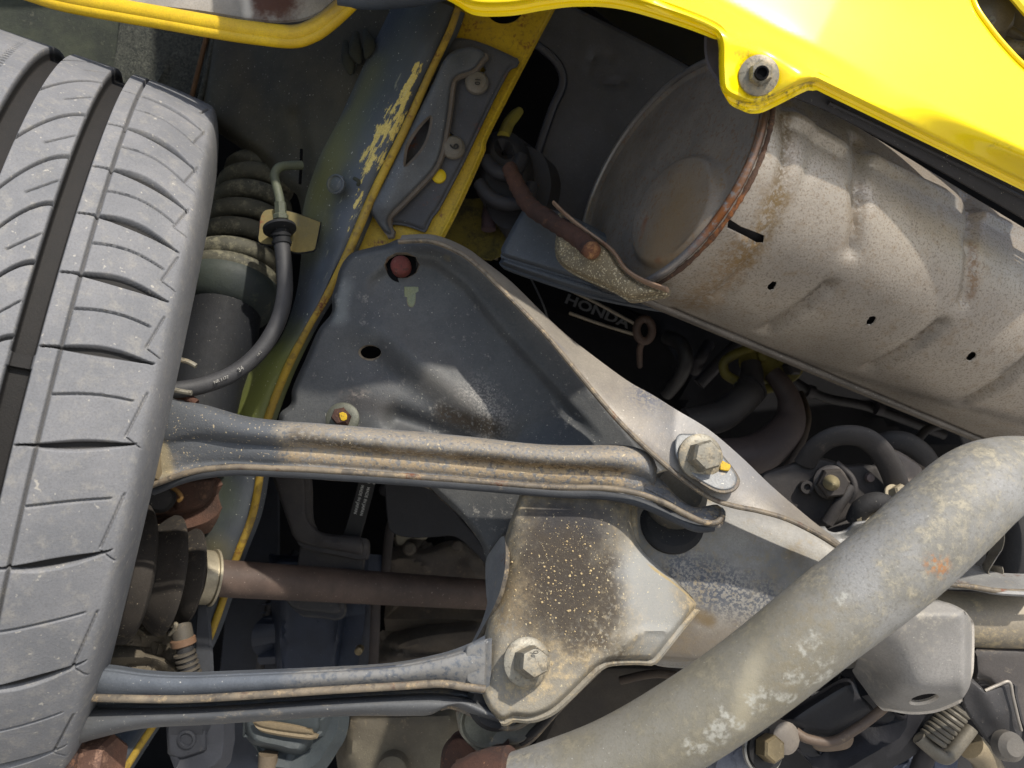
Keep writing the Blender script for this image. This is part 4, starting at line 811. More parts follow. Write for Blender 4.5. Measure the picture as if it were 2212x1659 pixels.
BO = [(1100, 1130, 1), (1130, 1050, 1), (1368, 1050, 1), (1366, 1130), (1384, 1184), (1461, 1256), (1500, 1296), (1507, 1306), (1498, 1318), (1466, 1356), (1424, 1409), (1408, 1426, 1), (1375, 1424), (1318, 1427), (1290, 1440), (1262, 1466), (1228, 1500), (1194, 1530), (1165, 1544), (1140, 1549), (1108, 1547), (1085, 1556), (1062, 1538), (1050, 1520), (1042, 1500), (1037, 1480), (1037, 1433), (1046, 1375), (1058, 1330), (1074, 1290), (1086, 1240), (1088, 1180)]
bdpl = plane((1100, 1200, .484), (1340, 1200, .482), (1150, 1540, .458))
def bdep2(x, y):
    return bdpl(x, y) + .008 * np.exp(-(segdist(x, y, [(1088, 1140), (1088, 1230), (1050, 1360), (1040, 1470)]) / 22) ** 2) + .00020 * 14 * np.log1p(np.exp((np.asarray(x, float) - np.interp(y, [1050, 1250, 1380, 1440], [1318, 1345, 1345, 1300])) / 14)) + ridge([(1352, 1398), (1370, 1372), (1400, 1362), (1440, 1364)], 7, -.003)(x, y)
sheet('mud_bracket', BO, bdep2, mud, sub, .0035, 9, roll=(12, .006))
# clods of dried mud on it
mudm = grime('mud_clod', C(196, 176, 134), C(172, 150, 112), rough=.95, bs=.6)
Vb, fb_ = [], []
for k in range(430):
    x = rng.normal(1215, 60); y = rng.normal(1245, 75)
    if not inside(np.array([x]), np.array([y]), np.array([(1120, 1130), (1340, 1120), (1330, 1380), (1250, 1470), (1100, 1380), (1095, 1260)]))[0]: continue
    r_ = .00018 + .0007 * rng.random() ** 5; c_ = P(x, y, float(bdep2(x, y)) - .0001)
    o_ = len(Vb); nn = 6; th = rng.random() * 6
    ring = [c_ + r_ * np.array([math.cos(th + i * 1.047) * (.8 + .4 * rng.random()), 0, math.sin(th + i * 1.047) * (.8 + .4 * rng.random())]) for i in range(nn)]
    Vb += ring + [q * .45 + c_ * .55 - np.array([0, r_ * .7, 0]) for q in ring]
    fb_ += [[o_ + i, o_ + (i + 1) % nn, o_ + nn + (i + 1) % nn, o_ + nn + i] for i in range(nn)] + [[o_ + nn + i for i in range(nn)]]
tag(build('mud_clods', Vb, fb_, mudm, None, sub), kind='stuff')
sheet('side_flange', [(1088, 1158), (1062, 1188), (1049, 1215), (1050, 1280), (1052, 1305), (1040, 1345), (1024, 1378), (1012, 1402), (1022, 1392), (1046, 1350), (1066, 1312), (1082, 1270), (1092, 1215)], plane((1088, 1200, .492), (1050, 1280, .510), (1020, 1395, .508)), gum, sub, .0025, 7, rim=M['rim'])
mb_ = bolt(sub, P(1138, 1430, .4595), (.26, -.90, .30), .0090, .0150, .0138, .0018, M['bolt'], rot=.35)
text('head_mark', '10', 1157, 1405, 92, 12, flat(.4430), SLTX, mb_, -.0004, .0005)
lbm = grime('lower_bracket_paint', C(136, 132, 118), C(108, 106, 98), dust=TAN, dusta=.4, rough=.6, rust=.1)
sheet('lower_ear', [(985, 1530), (988, 1560), (996, 1588), (1020, 1611), (1044, 1624), (1057, 1616), (1090, 1610), (1122, 1608), (1150, 1590), (1190, 1545), (1228, 1505), (1290, 1445, 1), (1270, 1430, 1), (1150, 1500), (1050, 1500), (995, 1510)], add(plane((990, 1560, .512), (1280, 1440, .490), (1050, 1620, .496)), groove([(1150, 1575), (1225, 1500), (1290, 1440)], 8, .0)), lbm, sub, .003, 9, rim=M['rim'], roll=(6, .003))
lathe('bushing_washer', P(1048, 1560, .4985), (.1, -1, .1), [(-.002, .0158), (.001, .0158), (.0018, .0146), (.0004, .0128), (.0004, 0)], grime('washer_steel', C(138, 136, 120), C(112, 110, 98), dust=TAN, dusta=.3, rough=.5, metal=.3), sub, 36)
tube('bracket_edge', [(1125, 1604, .492), (1165, 1570, .488), (1228, 1502, .482), (1300, 1432, .478), (1342, 1388, .476)], .0026, grime('dark_edge', C(52, 50, 50), C(40, 39, 40), dust=C(96, 86, 72), dusta=.3), sub, 10)

# ------------------------------------------------------------------ link arms
def loft(name, top, bot, dtop, prof, mat, parent, sub_=6, back=.010, rim=None, end=None):
    """pressed link: rows across from the top edge to the bottom edge; prof(u, s) = offset towards the lens, s along 0..1"""
    ct, cb = cr(top, sub_), cr(bot, sub_); n = len(ct); U = np.linspace(0, 1, 36); s = np.linspace(0, 1, n)
    X = ct[:, None, 0] + (cb - ct)[:, None, 0] * U; Y = ct[:, None, 1] + (cb - ct)[:, None, 1] * U
    Dm = np.interp(s, np.linspace(0, 1, len(dtop)), dtop)[:, None] - prof(U[None, :], s[:, None])
    V1 = P(X, Y, Dm); V2 = V1 + np.array([0, back, 0]); nU = 36; nv = n * nU; fs = []
    for i in range(n - 1):
        for k in range(nU - 1):
            q = [i * nU + k, i * nU + k + 1, (i + 1) * nU + k + 1, (i + 1) * nU + k]; fs += [q[::-1], [j + nv for j in q]]
        for k in (0, nU - 1):
            q = [i * nU + k, (i + 1) * nU + k, (i + 1) * nU + k + nv, i * nU + k + nv]; fs.append(q[::-1] if k == 0 else q)
    for i in (0, n - 1): fs += [[i * nU + k, i * nU + k + 1, i * nU + k + 1 + nv, i * nU + k + nv] for k in range(nU - 1)]
    return build(name, np.vstack([V1.reshape(-1, 3), V2.reshape(-1, 3)]), fs, mat, None, parent, 60)
arm = thing('upper_link_arm', 'tan dusted pressed steel link running from the tyre to the flange bolt', 'suspension arm', (900, 980, .49))
armm = grime('link_paint', C(122, 122, 122), C(100, 102, 106), dust=C(178, 156, 122), dusta=.42, rough=.65, metal=.05, speck=C(206, 186, 146), specka=.14, bs=.6, pits=(C(70, 62, 52), 380, .45), streak=(PV(1300, 1000, .49) - PV(600, 950, .49), 2.5), patches=[
    dict(a=(380, 900, .49), b=(560, 960, .49), r=.024, soft=.35, wob=.35, col=C(76, 79, 83), amt=.92, nsc=150),
    dict(a=(640, 940, .48), b=(1360, 985, .48), r=.012, soft=.5, wob=.5, col=C(138, 128, 112), amt=.75, gran=(500, .36, .2)),
    dict(a=(640, 942, .48), b=(820, 972, .48), r=.0042, soft=.9, wob=.6, col=C(60, 50, 38), amt=.92, gran=(420, .30, .2)),
    dict(a=(1000, 988, .48), b=(1330, 1010, .48), r=.0045, soft=.9, wob=.6, col=C(58, 46, 34), amt=.95, gran=(420, .28, .2)),
    dict(a=(820, 975, .48), b=(1000, 985, .48), r=.0035, soft=.9, wob=.6, col=C(92, 76, 56), amt=.85, gran=(420, .35, .2)),
    dict(a=(620, 985, .48), b=(1340, 1035, .48), r=.006, soft=.9, wob=.7, col=C(168, 144, 106), amt=.7, gran=(360, .35, .2)),
    dict(a=(330, 960, .49), b=(350, 1010, .49), r=.007, soft=.4, col=C(150, 138, 110), amt=.8)])
a1t = [(330, 850), (370, 866), (429, 876), (514, 900), (600, 911), (711, 919), (985, 943), (1157, 962), (1260, 965), (1345, 964), (1400, 978), (1420, 1010)]
a1b = [(310, 1056), (335, 1049), (411, 1022), (497, 1011), (583, 1014), (711, 1020), (985, 1041), (1191, 1058), (1300, 1064), (1340, 1075), (1385, 1086), (1410, 1095)]
def p1(u, s):
    wide = np.interp(s, [0, .12, .3, 1], [.35, .55, 1, 1])
    b1 = .0115 * np.sqrt(np.clip(1 - ((u - .24) / .25) ** 2, 0, 1)) * np.interp(s, [0, .1, .25, .88, .95, 1], [.4, .7, 1, 1, .8, .1])
    b2 = .0050 * np.sqrt(np.clip(1 - ((u - .70) / .24) ** 2, 0, 1)) * np.interp(s, [0, .15, .35, .88, 1], [.1, .3, 1, .8, .2])
    lip = .003 * sstep(.86, .95, u)
    return (b1 + b2) * wide + lip + .002 * np.sin(np.pi * u)
loft('link_body', a1t, a1b, [.495, .492, .49, .488, .486, .490], p1, armm, arm, back=.012)
def lipline(name, pts, r, par, m=None): return tube(name, pts, r, m or M['rim'], par, 10, sub=6, sx=1.0)
lipline('lower_lip', [(318, 1052, .488), (411, 1020, .484), (497, 1009, .482), (583, 1011, .481), (711, 1017, .480), (985, 1036, .478), (1191, 1052, .477), (1300, 1054, .476), (1370, 1064, .474), (1430, 1084, .472), (1480, 1110, .471), (1520, 1128, .472), (1548, 1128, .474), (1560, 1114, .477)], .0018, arm)
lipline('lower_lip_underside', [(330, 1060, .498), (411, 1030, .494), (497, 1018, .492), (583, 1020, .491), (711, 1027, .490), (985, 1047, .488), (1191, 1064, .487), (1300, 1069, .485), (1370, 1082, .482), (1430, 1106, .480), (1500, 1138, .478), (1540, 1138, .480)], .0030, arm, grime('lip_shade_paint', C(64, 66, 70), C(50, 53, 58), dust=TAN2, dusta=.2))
sheet('fork_tongue', [(1300, 1040, 1), (1360, 1046), (1420, 1070), (1470, 1100), (1520, 1128), (1550, 1130), (1558, 1112), (1550, 1090), (1500, 1095), (1460, 1070), (1420, 1030), (1380, 1010, 1), (1320, 1010, 1)], plane((1320, 1040, .482), (1540, 1110, .480), (1420, 1020, .492)), armm, arm, .003, 9, roll=(6, .002))
lathe('ball_socket', P(352, 985, .497), (1, -.6, 0), [(-.03, .018), (0, .018), (.004, .015), (.004, 0)], grime('socket_metal', C(140, 126, 96), C(110, 98, 78), dust=TAN, dusta=.3, metal=.3, rough=.5), arm, 28)
bs = thing('link_bushing', 'grey rubber lined bushing in the link fork under the flange', 'bushing', (1460, 1080, .51))
bax = PV(1513, 987, .465) - PV(1458, 1110, .54)
lathe('bushing_sleeve', P(1456, 1085, .520), bax, [(-.026, .0), (-.026, .0175), (-.020, .019), (.012, .019), (.018, .015), (.018, 0)], grime('sleeve_steel', C(112, 108, 98), C(86, 84, 80), dust=TAN, dusta=.35, rough=.55, metal=.2), bs, 36)
lathe('sleeve_collar', P(1452, 1128, .515), bax, [(-.006, .0), (-.006, .0195), (.000, .0205), (.003, .017), (.003, 0)], M['rubber'], bs, 36)

arm2 = thing('lower_link_arm', 'blue grey pressed link with tan lip running along the bottom to the mud bracket', 'suspension arm', (700, 1490, .48))
arm2m = grime('lower_link_paint', C(92, 97, 104), C(78, 83, 90), dust=C(150, 146, 138), dusta=.25, rough=.5, speck=C(200, 198, 190), specka=.05, bs=.35, patches=[
    dict(a=(690, 1470, .47), b=(1020, 1440, .46), r=.017, soft=.5, wob=.5, nsc=220, col=C(122, 120, 116), amt=.8, gran=(300, .3, .25)),
    dict(a=(760, 1448, .47), b=(850, 1438, .47), r=.0022, soft=.8, wob=.8, col=C(52, 58, 70), amt=.8)])
a2t = [(160, 1436), (237, 1441), (310, 1452), (394, 1457), (514, 1453), (711, 1445), (848, 1436), (951, 1416), (1009, 1396), (1048, 1376)]
a2m = [(160, 1506), (225, 1507), (310, 1509), (400, 1509), (514, 1503), (711, 1490), (848, 1482), (951, 1476), (1005, 1483), (1048, 1488)]
loft('upper_face', a2t, a2m, [.475, .472, .470, .468, .466, .468], lambda u, s: .004 * np.sin(np.pi * np.clip(u * 1.05, 0, 1)) - .012 * (1 - sstep(0, .16, u)) + .002 * sstep(.9, 1, u), arm2m, arm2, back=.004)
lipline('middle_lip', [(x, y + 1, d) for (x, y), d in zip(a2m, [.470, .468, .467, .466, .465, .463, .462, .461, .461, .462])], .0023, arm2)
arm2b = grime('lower_link_underside', C(88, 89, 90), C(70, 72, 75), dust=C(140, 129, 112), dusta=.35, rough=.55, speck=C(200, 194, 180), specka=.06, bs=.4, streak=(PV(900, 1530, .48) - PV(300, 1540, .48), 2.5), patches=[
    dict(a=(800, 1528, .48), b=(950, 1512, .48), r=.006, soft=.8, wob=.6, col=C(138, 122, 98), amt=.75, gran=(420, .35, .2)), dict(a=(590, 1540, .48), b=(760, 1530, .48), r=.004, soft=.8, wob=.8, col=C(112, 108, 100), amt=.6),
    dict(a=(380, 1548, .48), b=(382, 1548, .48), r=.0025, soft=.3, col=C(120, 96, 80)), dict(a=(353, 1560, .48), b=(354, 1560, .48), r=.002, soft=.3, col=C(130, 110, 70)), dict(a=(490, 1550, .48), b=(500, 1546, .48), r=.003, soft=.6, wob=.8, col=C(130, 112, 84))])
a2q = [(160, 1512), (225, 1516), (343, 1520), (514, 1514), (711, 1500), (848, 1492), (940, 1488), (985, 1492), (1040, 1510), (1090, 1530), (1140, 1540)]
a2b = [(140, 1618), (205, 1597), (309, 1574), (446, 1566), (583, 1557), (750, 1547), (880, 1547), (930, 1544), (975, 1525), (1030, 1548), (1105, 1570)]
loft('lower_bead', a2q, a2b, [.490, .486, .482, .480, .480, .478], lambda u, s: .016 * np.sqrt(np.clip(1 - ((u - .58) / .44) ** 2, 0, 1)) - .004 * (1 - u), arm2b, arm2, back=.012)
lipline('fork_edge', [(952, 1528, .478), (972, 1524, .477), (1000, 1532, .476), (1040, 1552, .474), (1088, 1571, .472), (1120, 1568, .471), (1150, 1548, .470)], .0020, arm2)
lathe('fork_bushing', P(1072, 1505, .484), (.12, -1, .15), [(-.02, 0), (-.02, .017), (.008, .018), (.012, .015), (.012, 0)], M['rubber'], arm2, 32)
sheet('arm_end_collar', [(1006, 1398), (1030, 1385), (1052, 1380, 1), (1050, 1490, 1), (1030, 1486), (1008, 1480), (1004, 1440)], flat(.464), arm2m, arm2, .003, 9, roll=(6, .003))

# ------------------------------------------------------------------ exhaust pipe
pipe = thing('exhaust_pipe', 'thick grey exhaust pipe with white flaked patches crossing the lower right', 'exhaust pipe', (1850, 1300, .42))
pk_ = [dict(a=(1650, 1560, .40), b=(2000, 1200, .40), r=.030, soft=.9, col=C(160, 160, 162), amt=.3)]
flk = []
for x, y, ex, ey, r_ in ((1735, 1398, 1760, 1380, .0042), (1800, 1373, 1830, 1360, .0036), (1812, 1292, 1828, 1290, .003), (1760, 1425, 1785, 1420, .004), (1705, 1462, 1722, 1455, .0042), (1750, 1468, 1790, 1456, .0034), (1630, 1515, 1650, 1505, .0050), (1680, 1497, 1712, 1508, .003), (1580, 1555, 1600, 1568, .0028), (1550, 1580, 1556, 1590, .005), (1490, 1525, 1505, 1530, .0035), (1490, 1620, 1520, 1625, .004), (1545, 1520, 1575, 1555, .0018), (1800, 1412, 1835, 1398, .0014), (1330, 1590, 1360, 1585, .004), (1290, 1640, 1330, 1645, .005), (1400, 1600, 1430, 1580, .004), (1520, 1090, 1530, 1095, .001)):
    flk.append(dict(a=(x, y, .400), b=(ex, ey, .400), r=r_, soft=.35, wob=1.3, nsc=240, col=C(172, 171, 162), amt=.65, gran=(330, .38, .22)))
flk += [dict(a=(2008, 1215, .399), b=(2030, 1222, .399), r=.0042, soft=.8, wob=1., nsc=300, col=C(160, 108, 62), amt=.9, gran=(420, .40, .15)), dict(a=(1990, 1235, .399), b=(2006, 1215, .399), r=.0010, soft=.6, wob=.8, nsc=300, col=C(220, 196, 150))]
pipm = grime('weathered_pipe', C(140, 139, 136), C(114, 111, 102), dust=C(160, 152, 132), dusta=.5, rough=.62, metal=.1, speck=C(186, 184, 176), specka=.05, bs=.4, pits=(C(90, 87, 79), 560, .35), sc=1.3, patches=[
    dict(a=(1300, 1640, .41), b=(1690, 1420, .40), r=.036, soft=.6, wob=.4, nsc=40, col=C(112, 106, 88), amt=.6), dict(a=(1760, 1320, .40), b=(1700, 1450, .40), r=.014, soft=.9, wob=.6, nsc=60, col=C(124, 114, 92), amt=.5, gran=(200, .35, .3)),
    dict(a=(1640, 1380, .40), b=(1600, 1560, .40), r=.005, soft=.8, wob=.6, nsc=60, col=C(158, 150, 128), amt=.6)] + flk)
pts = [(1020, 1745, .445, .0215), (1180, 1700, .437, .0222), (1330, 1645, .431, .0226), (1480, 1562, .425, .0229), (1625, 1463, .421, .0230), (1780, 1340, .419, .0236), (1925, 1225, .420, .0246), (2040, 1120, .424, .0248), (2110, 1058, .432, .0240), (2165, 1030, .444, .0222), (2230, 1022, .458, .0208), (2330, 1030, .475, .0208)]
tube('pipe_wall', pts, 0, pipm, pipe, 48, sub=14)
lathe('pipe_collar', P(1085, 1722, .442), PV(1180, 1700, .437) - PV(1020, 1745, .445), [(-.022, .0235), (-.012, .026), (.0, .0262), (.010, .0245), (.012, .02)], M['rust'], pipe, 40)

# ------------------------------------------------------------------ strut, brake hose
st = thing('coil_strut', 'dusty green grey coil spring on a dark blue strut behind the tyre edge', 'spring strut', (500, 600, .64))
spm = grime('spring_paint', C(76, 74, 62), C(50, 50, 44), dust=C(122, 118, 98), dusta=.55, rough=.75, speck=C(170, 168, 150), specka=.04)
c0, c1 = np.array(PV(560, 380, .69)), np.array(PV(500, 612, .64)); ax_ = (c1 - c0) / np.linalg.norm(c1 - c0); A, Ux, Wx = axes(ax_)
Ln = np.linalg.norm(c1 - c0); tt = np.linspace(-.6, 6.2, 300); rad = np.interp(tt, [-.6, 0, 4.8, 6.2], [.020, .022, .034, .034])
adv = np.interp(tt, [-.6, 0, 5.3, 6.2], [.0, .0, 1.0, 1.03]) * Ln
hel = c0 + A * adv[:, None] + (np.cos(tt * 2 * math.pi) * rad)[:, None] * Ux + (np.sin(tt * 2 * math.pi) * rad)[:, None] * Wx
sweep('coil_spring', hel, .0076, spm, st, 12)
stm = grime('strut_paint', C(15, 18, 24), C(10, 12, 16), dust=C(36, 38, 38), dusta=.2, rough=.75, speck=C(130, 128, 118), specka=.05)
lathe('dust_boot', c0, ax_, [(-.05, .014), (.0, .016), (Ln * .3, .018), (Ln * .5, .022), (Ln * .8, .026), (Ln, .028)], M['rubber'], st, 28, angle=60)
lathe('spring_seat', c1, ax_, [(-.004, .022), (-.002, .036), (.006, .041), (.014, .040), (.024, .034), (.030, .026), (.030, 0)], grime('seat_paint', C(52, 58, 52), C(40, 46, 48), dust=C(84, 86, 70), dusta=.35, rough=.65), st, 40, angle=50)
lathe('strut_tube', c1, ax_, [(.02, 0), (.02, .028), (.06, .030), (.09, .027), (.14, .027), (.14, 0)], stm, st, 36)
bh = thing('brake_hose', 'black rubber brake hose curving from its bracket down behind the tyre', 'brake hose', (600, 560, .575))
hp = [(608, 520, .572), (614, 580, .568), (614, 640, .562), (598, 700, .555), (560, 760, .548), (505, 806, .540), (440, 832, .532), (380, 842, .525), (320, 842, .52)]
tube('hose', hp, .0056, grime('hose_rubber', C(60, 60, 62), C(48, 48, 50), dust=C(92, 90, 86), dusta=.25, rough=.6), bh, 18, sub=12)
hd = lambda x, y: np.interp(y, [500, 640, 760, 832], [.572, .562, .548, .532]) - .0058
wp = grime('hose_print', C(150, 148, 142), rough=.7)
for s_, x, y, a in (('1/8 2', 560, 764, 132), ('34', 520, 797, 146), ('NR 1177', 478, 820, 158)):
    text('hose_print', s_, x, y, a + 180, 12 if len(s_) < 6 else 34, hd, wp, bh, .0002, .0004)
tube('hose_ferrule', [(606, 492, .574), (608, 512, .573), (610, 530, .571)], .0062, stm, bh, 20, sub=3)
lathe('ferrule_ring', P(604, 494, .572), PV(612, 540, .57) - PV(604, 490, .576), [(-.003, .0082), (-.001, .0116), (.001, .0116), (.002, .009), (.002, 0)], stm, bh, 30)
for y in (508, 524): lathe('crimp_ring', P(607 + (y - 508) * .1, y, .5725), (.05, 0, -1), [(-.0012, .006), (-.0008, .0070), (.0008, .0070), (.0012, .006)], stm, bh, 24)
sheet('hose_bracket', [(560, 500), (566, 462), (586, 452), (630, 458), (692, 480, 1), (680, 540, 1), (640, 545), (600, 530), (562, 524)], plane((560, 490, .580), (690, 500, .585), (600, 540, .578)), grime('bracket_ochre', C(120, 104, 52), C(92, 84, 52), dust=C(88, 88, 84), dusta=.3, rough=.7, rust=.3), bh, .0025, 8, rim=stm)
bp = thing('brake_pipe', 'thin olive steel brake pipe bending into the hose bracket', 'brake pipe', (600, 400, .60))
bpm = grime('brake_pipe_paint', C(92, 96, 76), C(72, 76, 64), dust=C(120, 118, 100), dusta=.25, rough=.55)
tube('pipe', [(652, 357, .612), (625, 358, .606), (603, 362, .600), (593, 378, .596), (597, 400, .592), (603, 425, .588), (606, 448, .584)], .0034, bpm, bp, 14, sub=10)
lathe('pipe_nut', P(606, 449, .5815), (.05, 0, -1), [(-.004, .0042), (.004, .0042), (.005, .0055), (.008, .0055), (.008, 0)], bpm, bp, 6)
for a in ([(389, 777, .50), (408, 782, .50), (424, 791, .50)], [(374, 842, .498), (395, 846, .498), (414, 849, .498)]):
    tag(tube('hose_pin', a, .0016, M['bolt'], None, 8), 'small pale pin ' + ('above' if a[0][1] < 800 else 'below') + ' the brake hose where it meets the tyre', 'pin', 'pins beside the brake hose')

# ------------------------------------------------------------------ drive shaft and boot, hub side
ds = thing('drive_shaft', 'brown drive shaft with black ribbed rubber boot and pale metal clamp', 'drive shaft', (470, 1248, .60))
s0, s1 = np.array(PV(300, 1238, .575)), np.array(PV(1120, 1289, .775)); sax = (s1 - s0) / np.linalg.norm(s1 - s0)
def ts(x): k = (x - 1106) / F; return (k * s0[1] - s0[0]) / (sax[0] - k * sax[1])
shm_ = grime('shaft_paint', C(88, 73, 65), C(64, 53, 48), dust=C(112, 96, 84), dusta=.25, rough=.6, speck=C(190, 176, 160), specka=.06, bs=.2)
lathe('shaft', s0, sax, [(ts(430), 0), (ts(430), .0139), (ts(1180), .0139), (ts(1180), 0)], shm_, ds, 36)
btm = grime('boot_rubber', C(48, 43, 38), C(30, 27, 25), dust=C(88, 78, 64), dusta=.4, rough=.85, speck=C(150, 140, 120), specka=.07, bs=.3)
bx = lambda x: ts(x)
prof = [(bx(215), 0), (bx(215), .042), (bx(270), .049), (bx(290), .049), (bx(298), .046), (bx(306), .036), (bx(312), .031), (bx(325), .034), (bx(345), .0405), (bx(358), .0432), (bx(364), .0430), (bx(369), .038), (bx(371), .028), (bx(376), .0245), (bx(386), .0275), (bx(398), .0330), (bx(407), .0350), (bx(412), .0344), (bx(416), .029), (bx(419), .021), (bx(424), .0188), (bx(452), .0186), (bx(452), 0)]
lathe('rubber_boot', s0, sax, prof, btm, ds, 64, angle=50)
lathe('boot_clamp', s0, sax, [(bx(428), .018), (bx(428), .0202), (bx(452), .0200), (bx(452), .0188), (bx(455), .0188), (bx(456), .0212), (bx(461), .0212), (bx(462), .014)], grime('clamp_metal', C(176, 166, 142), C(140, 132, 116), dust=C(120, 108, 86), dusta=.25, rough=.4, metal=.5), ds, 48)
kn = thing('knuckle', 'sandy cast iron hub knuckle half hidden behind the tyre edge', 'knuckle', (320, 1410, .57))
kmm = grime('cast_iron', C(100, 92, 78), C(76, 70, 60), dust=C(146, 132, 104), dusta=.4, rough=.85, bs=.8, speck=C(200, 186, 150), specka=.08)
sheet('casting', [(200, 1100, 1), (296, 1120), (290, 1240), (276, 1320), (288, 1346), (316, 1362), (318, 1392), (314, 1408), (345, 1416), (372, 1432), (402, 1462), (420, 1500, 1), (180, 1500, 1)], add(flat(.585), ridge([(240, 1420), (330, 1420), (390, 1455)], 14, -.010), ridge([(290, 1345), (314, 1372)], 10, -.008), ridge([(250, 1385), (312, 1390)], 12, .006)), kmm, kn, .014, 8, roll=(9, .006))
tube('web_rib', [(318, 1372, .60), (345, 1395, .602), (375, 1420, .604), (400, 1440, .606)], .010, grime('rib_shadowed', C(92, 84, 70), C(74, 68, 58), rough=.85), kn, 16)
cal = thing('caliper', 'reddish rusty caliper piece below the upper link beside the tyre', 'caliper', (390, 1070, .60))
clm = grime('caliper_rust', C(92, 66, 54), C(66, 52, 46), dust=C(122, 96, 78), dusta=.35, rough=.95, bs=1.0, sc=1.2)
sheet('caliper_body', [(300, 1040, 1), (470, 1030, 1), (462, 1062), (448, 1085), (430, 1100), (380, 1114), (330, 1120), (300, 1130, 1)], add(flat(.605), ridge([(340, 1050), (370, 1090)], 10, .008)), clm, cal, .02, 9, roll=(10, .008))
tube('pad_spring', [(372, 1054, .596), (384, 1062, .594), (392, 1074, .593), (386, 1082, .594)], .0016, grime('spring_ochre', C(170, 130, 70), C(120, 92, 56), rough=.6), cal, 8)
lathe('piston_cap', P(345, 1075, .598), (.5, -1, 0), [(-.004, .012), (.003, .011), (.006, .008), (.006, 0)], M['rubber'], cal, 24)
tag(tube('rusty_edge', [(368, 858, .53), (392, 854, .53), (410, 862, .53), (424, 872, .53)], .003, M['rust'], None, 10), 'rusty edge just above the left end of the upper link', 'bracket')
abs_ = thing('sensor_cable', 'ribbed sensor plug and cable hanging below the rubber boot', 'sensor cable', (400, 1400, .57))
cbm = grime('sensor_plastic', C(82, 76, 66), C(62, 58, 52), dust=C(128, 114, 92), dusta=.35, rough=.7)
tube('plug', [(391, 1352, .572), (394, 1368, .570), (398, 1392, .568)], .0072, cbm, abs_, 18, sub=4)
tube('cable', [(398, 1390, .568), (402, 1415, .567), (408, 1440, .566), (414, 1470, .566), (424, 1500, .566)], .0058, M['rubber'], abs_, 14)
for k in range(5): lathe('cable_rib', P(399 + k * 3.2, 1412 + k * 11, .567), (.25, 0, -1), [(-.0014, .0056), (-.0008, .0076), (.0008, .0076), (.0014, .0056)], cbm, abs_, 20)
lathe('plug_collar', P(396, 1386, .569), (.2, 0, -1), [(-.003, .007), (-.002, .0086), (.002, .0086), (.003, .007)], grime('collar_rust', C(120, 88, 64), C(96, 76, 60), rough=.7), abs_, 22)
tube('retaining_clip', [(372, 1352, .566), (380, 1348, .563), (376, 1362, .565), (366, 1370, .567)], .0016, M['bolt'], abs_, 8)
tag(sheet('stay_strap', [(430, 1290, 1), (444, 1296), (452, 1380), (456, 1460, 1), (426, 1462, 1), (424, 1380)], plane((430, 1290, .60), (450, 1290, .60), (440, 1460, .585)), grime('stay_paint', C(58, 60, 64), C(46, 48, 52), dust=C(86, 84, 80), dusta=.2), None, .004, 10), 'dark flat stay hanging between the sensor cable and the body rail', 'stay')

# ------------------------------------------------------------------ behind the links: bracket, strap, transmission
lb = thing('angled_bracket', 'dark brown L shaped bracket below the upper link', 'bracket', (700, 1120, .68))
lbk = grime('angled_bracket_paint', C(66, 62, 60), C(50, 48, 50), dust=C(92, 84, 76), dusta=.25, rough=.7, speck=C(140, 130, 120), specka=.04)
sheet('bracket_face', [(575, 990, 1), (656, 990, 1), (661, 1060), (662, 1108), (672, 1131), (690, 1147), (715, 1154), (770, 1158), (784, 1165), (785, 1200, 1), (740, 1192), (660, 1176), (636, 1162), (625, 1136), (602, 1070)], add(flat(.672), ridge([(700, 1170), (780, 1180)], 14, -.004)), lbk, lb, .006, 10, roll=(6, .003))
sheet('bracket_drop', [(762, 1200, 1), (785, 1202, 1), (780, 1245), (760, 1262, 1), (640, 1262, 1), (650, 1180, 1), (740, 1196)], flat(.682), lbk, lb, .004, 12)
sp = thing('label_strap', 'black strap printed MADE IN JAPAN behind the upper link', 'strap', (780, 1090, .69))
sheet('strap_band', [(781, 1020, 1), (814, 1020, 1), (796, 1090), (776, 1162, 1), (741, 1162, 1), (762, 1090)], flat(.690), M['black'], sp, .003, 10)
for x, y in ((775, 1079), (788, 1083)): text('strap_print', 'MADE IN JAPAN', x, y, 105, 63, flat(.690), M['white_print'], sp, -.0006, .0004, .01)
for x, y in ((785, 1037), (797, 1040), (808, 1041)): 
    o_ = lathe('print_dot', P(x, y, .6895), (0, -1, 0), [(-.0002, .0017), (.0004, .0017), (.0004, 0)], M['white_print'], sp, 20)
gb = thing('gearbox', 'brown dusty gearbox casting behind the drive shaft', 'gearbox', (940, 1300, .73))
gbm = grime('gearbox_casting', C(92, 84, 74), C(70, 64, 60), dust=C(118, 106, 90), dusta=.35, rough=.85, bs=.8, speck=C(160, 150, 130), specka=.05)
sheet('upper_case', [(836, 1195), (860, 1180), (882, 1176), (900, 1186), (930, 1182), (955, 1172), (978, 1168), (1005, 1174), (1022, 1190), (1045, 1200, 1), (1070, 1300, 1), (830, 1300, 1)], add(flat(.815), ridge([(840, 1210), (880, 1205), (920, 1225)], 9, -.008), ridge([(1010, 1220), (1025, 1240)], 12, -.006)), gbm, gb, .03, 9, roll=(16, .016))
lathe('case_boss', P(884, 1186, .802), (.1, -1, .2), [(-.01, .0068), (.002, .0062), (.004, .004), (.004, 0)], gbm, gb, 24)
lathe('case_boss', P(988, 1180, .802), (.1, -1, .2), [(-.01, .0058), (.002, .005), (.003, .003), (.003, 0)], gbm, gb, 24)
sheet('lower_case', [(780, 1460, 1), (822, 1392), (850, 1365), (900, 1348), (960, 1338), (1040, 1338), (1080, 1400, 1), (1080, 1480, 1)], add(flat(.80), ridge([(830, 1400), (900, 1408), (960, 1412)], 7, .006)), gbm, gb, .04, 10, roll=(40, .035))
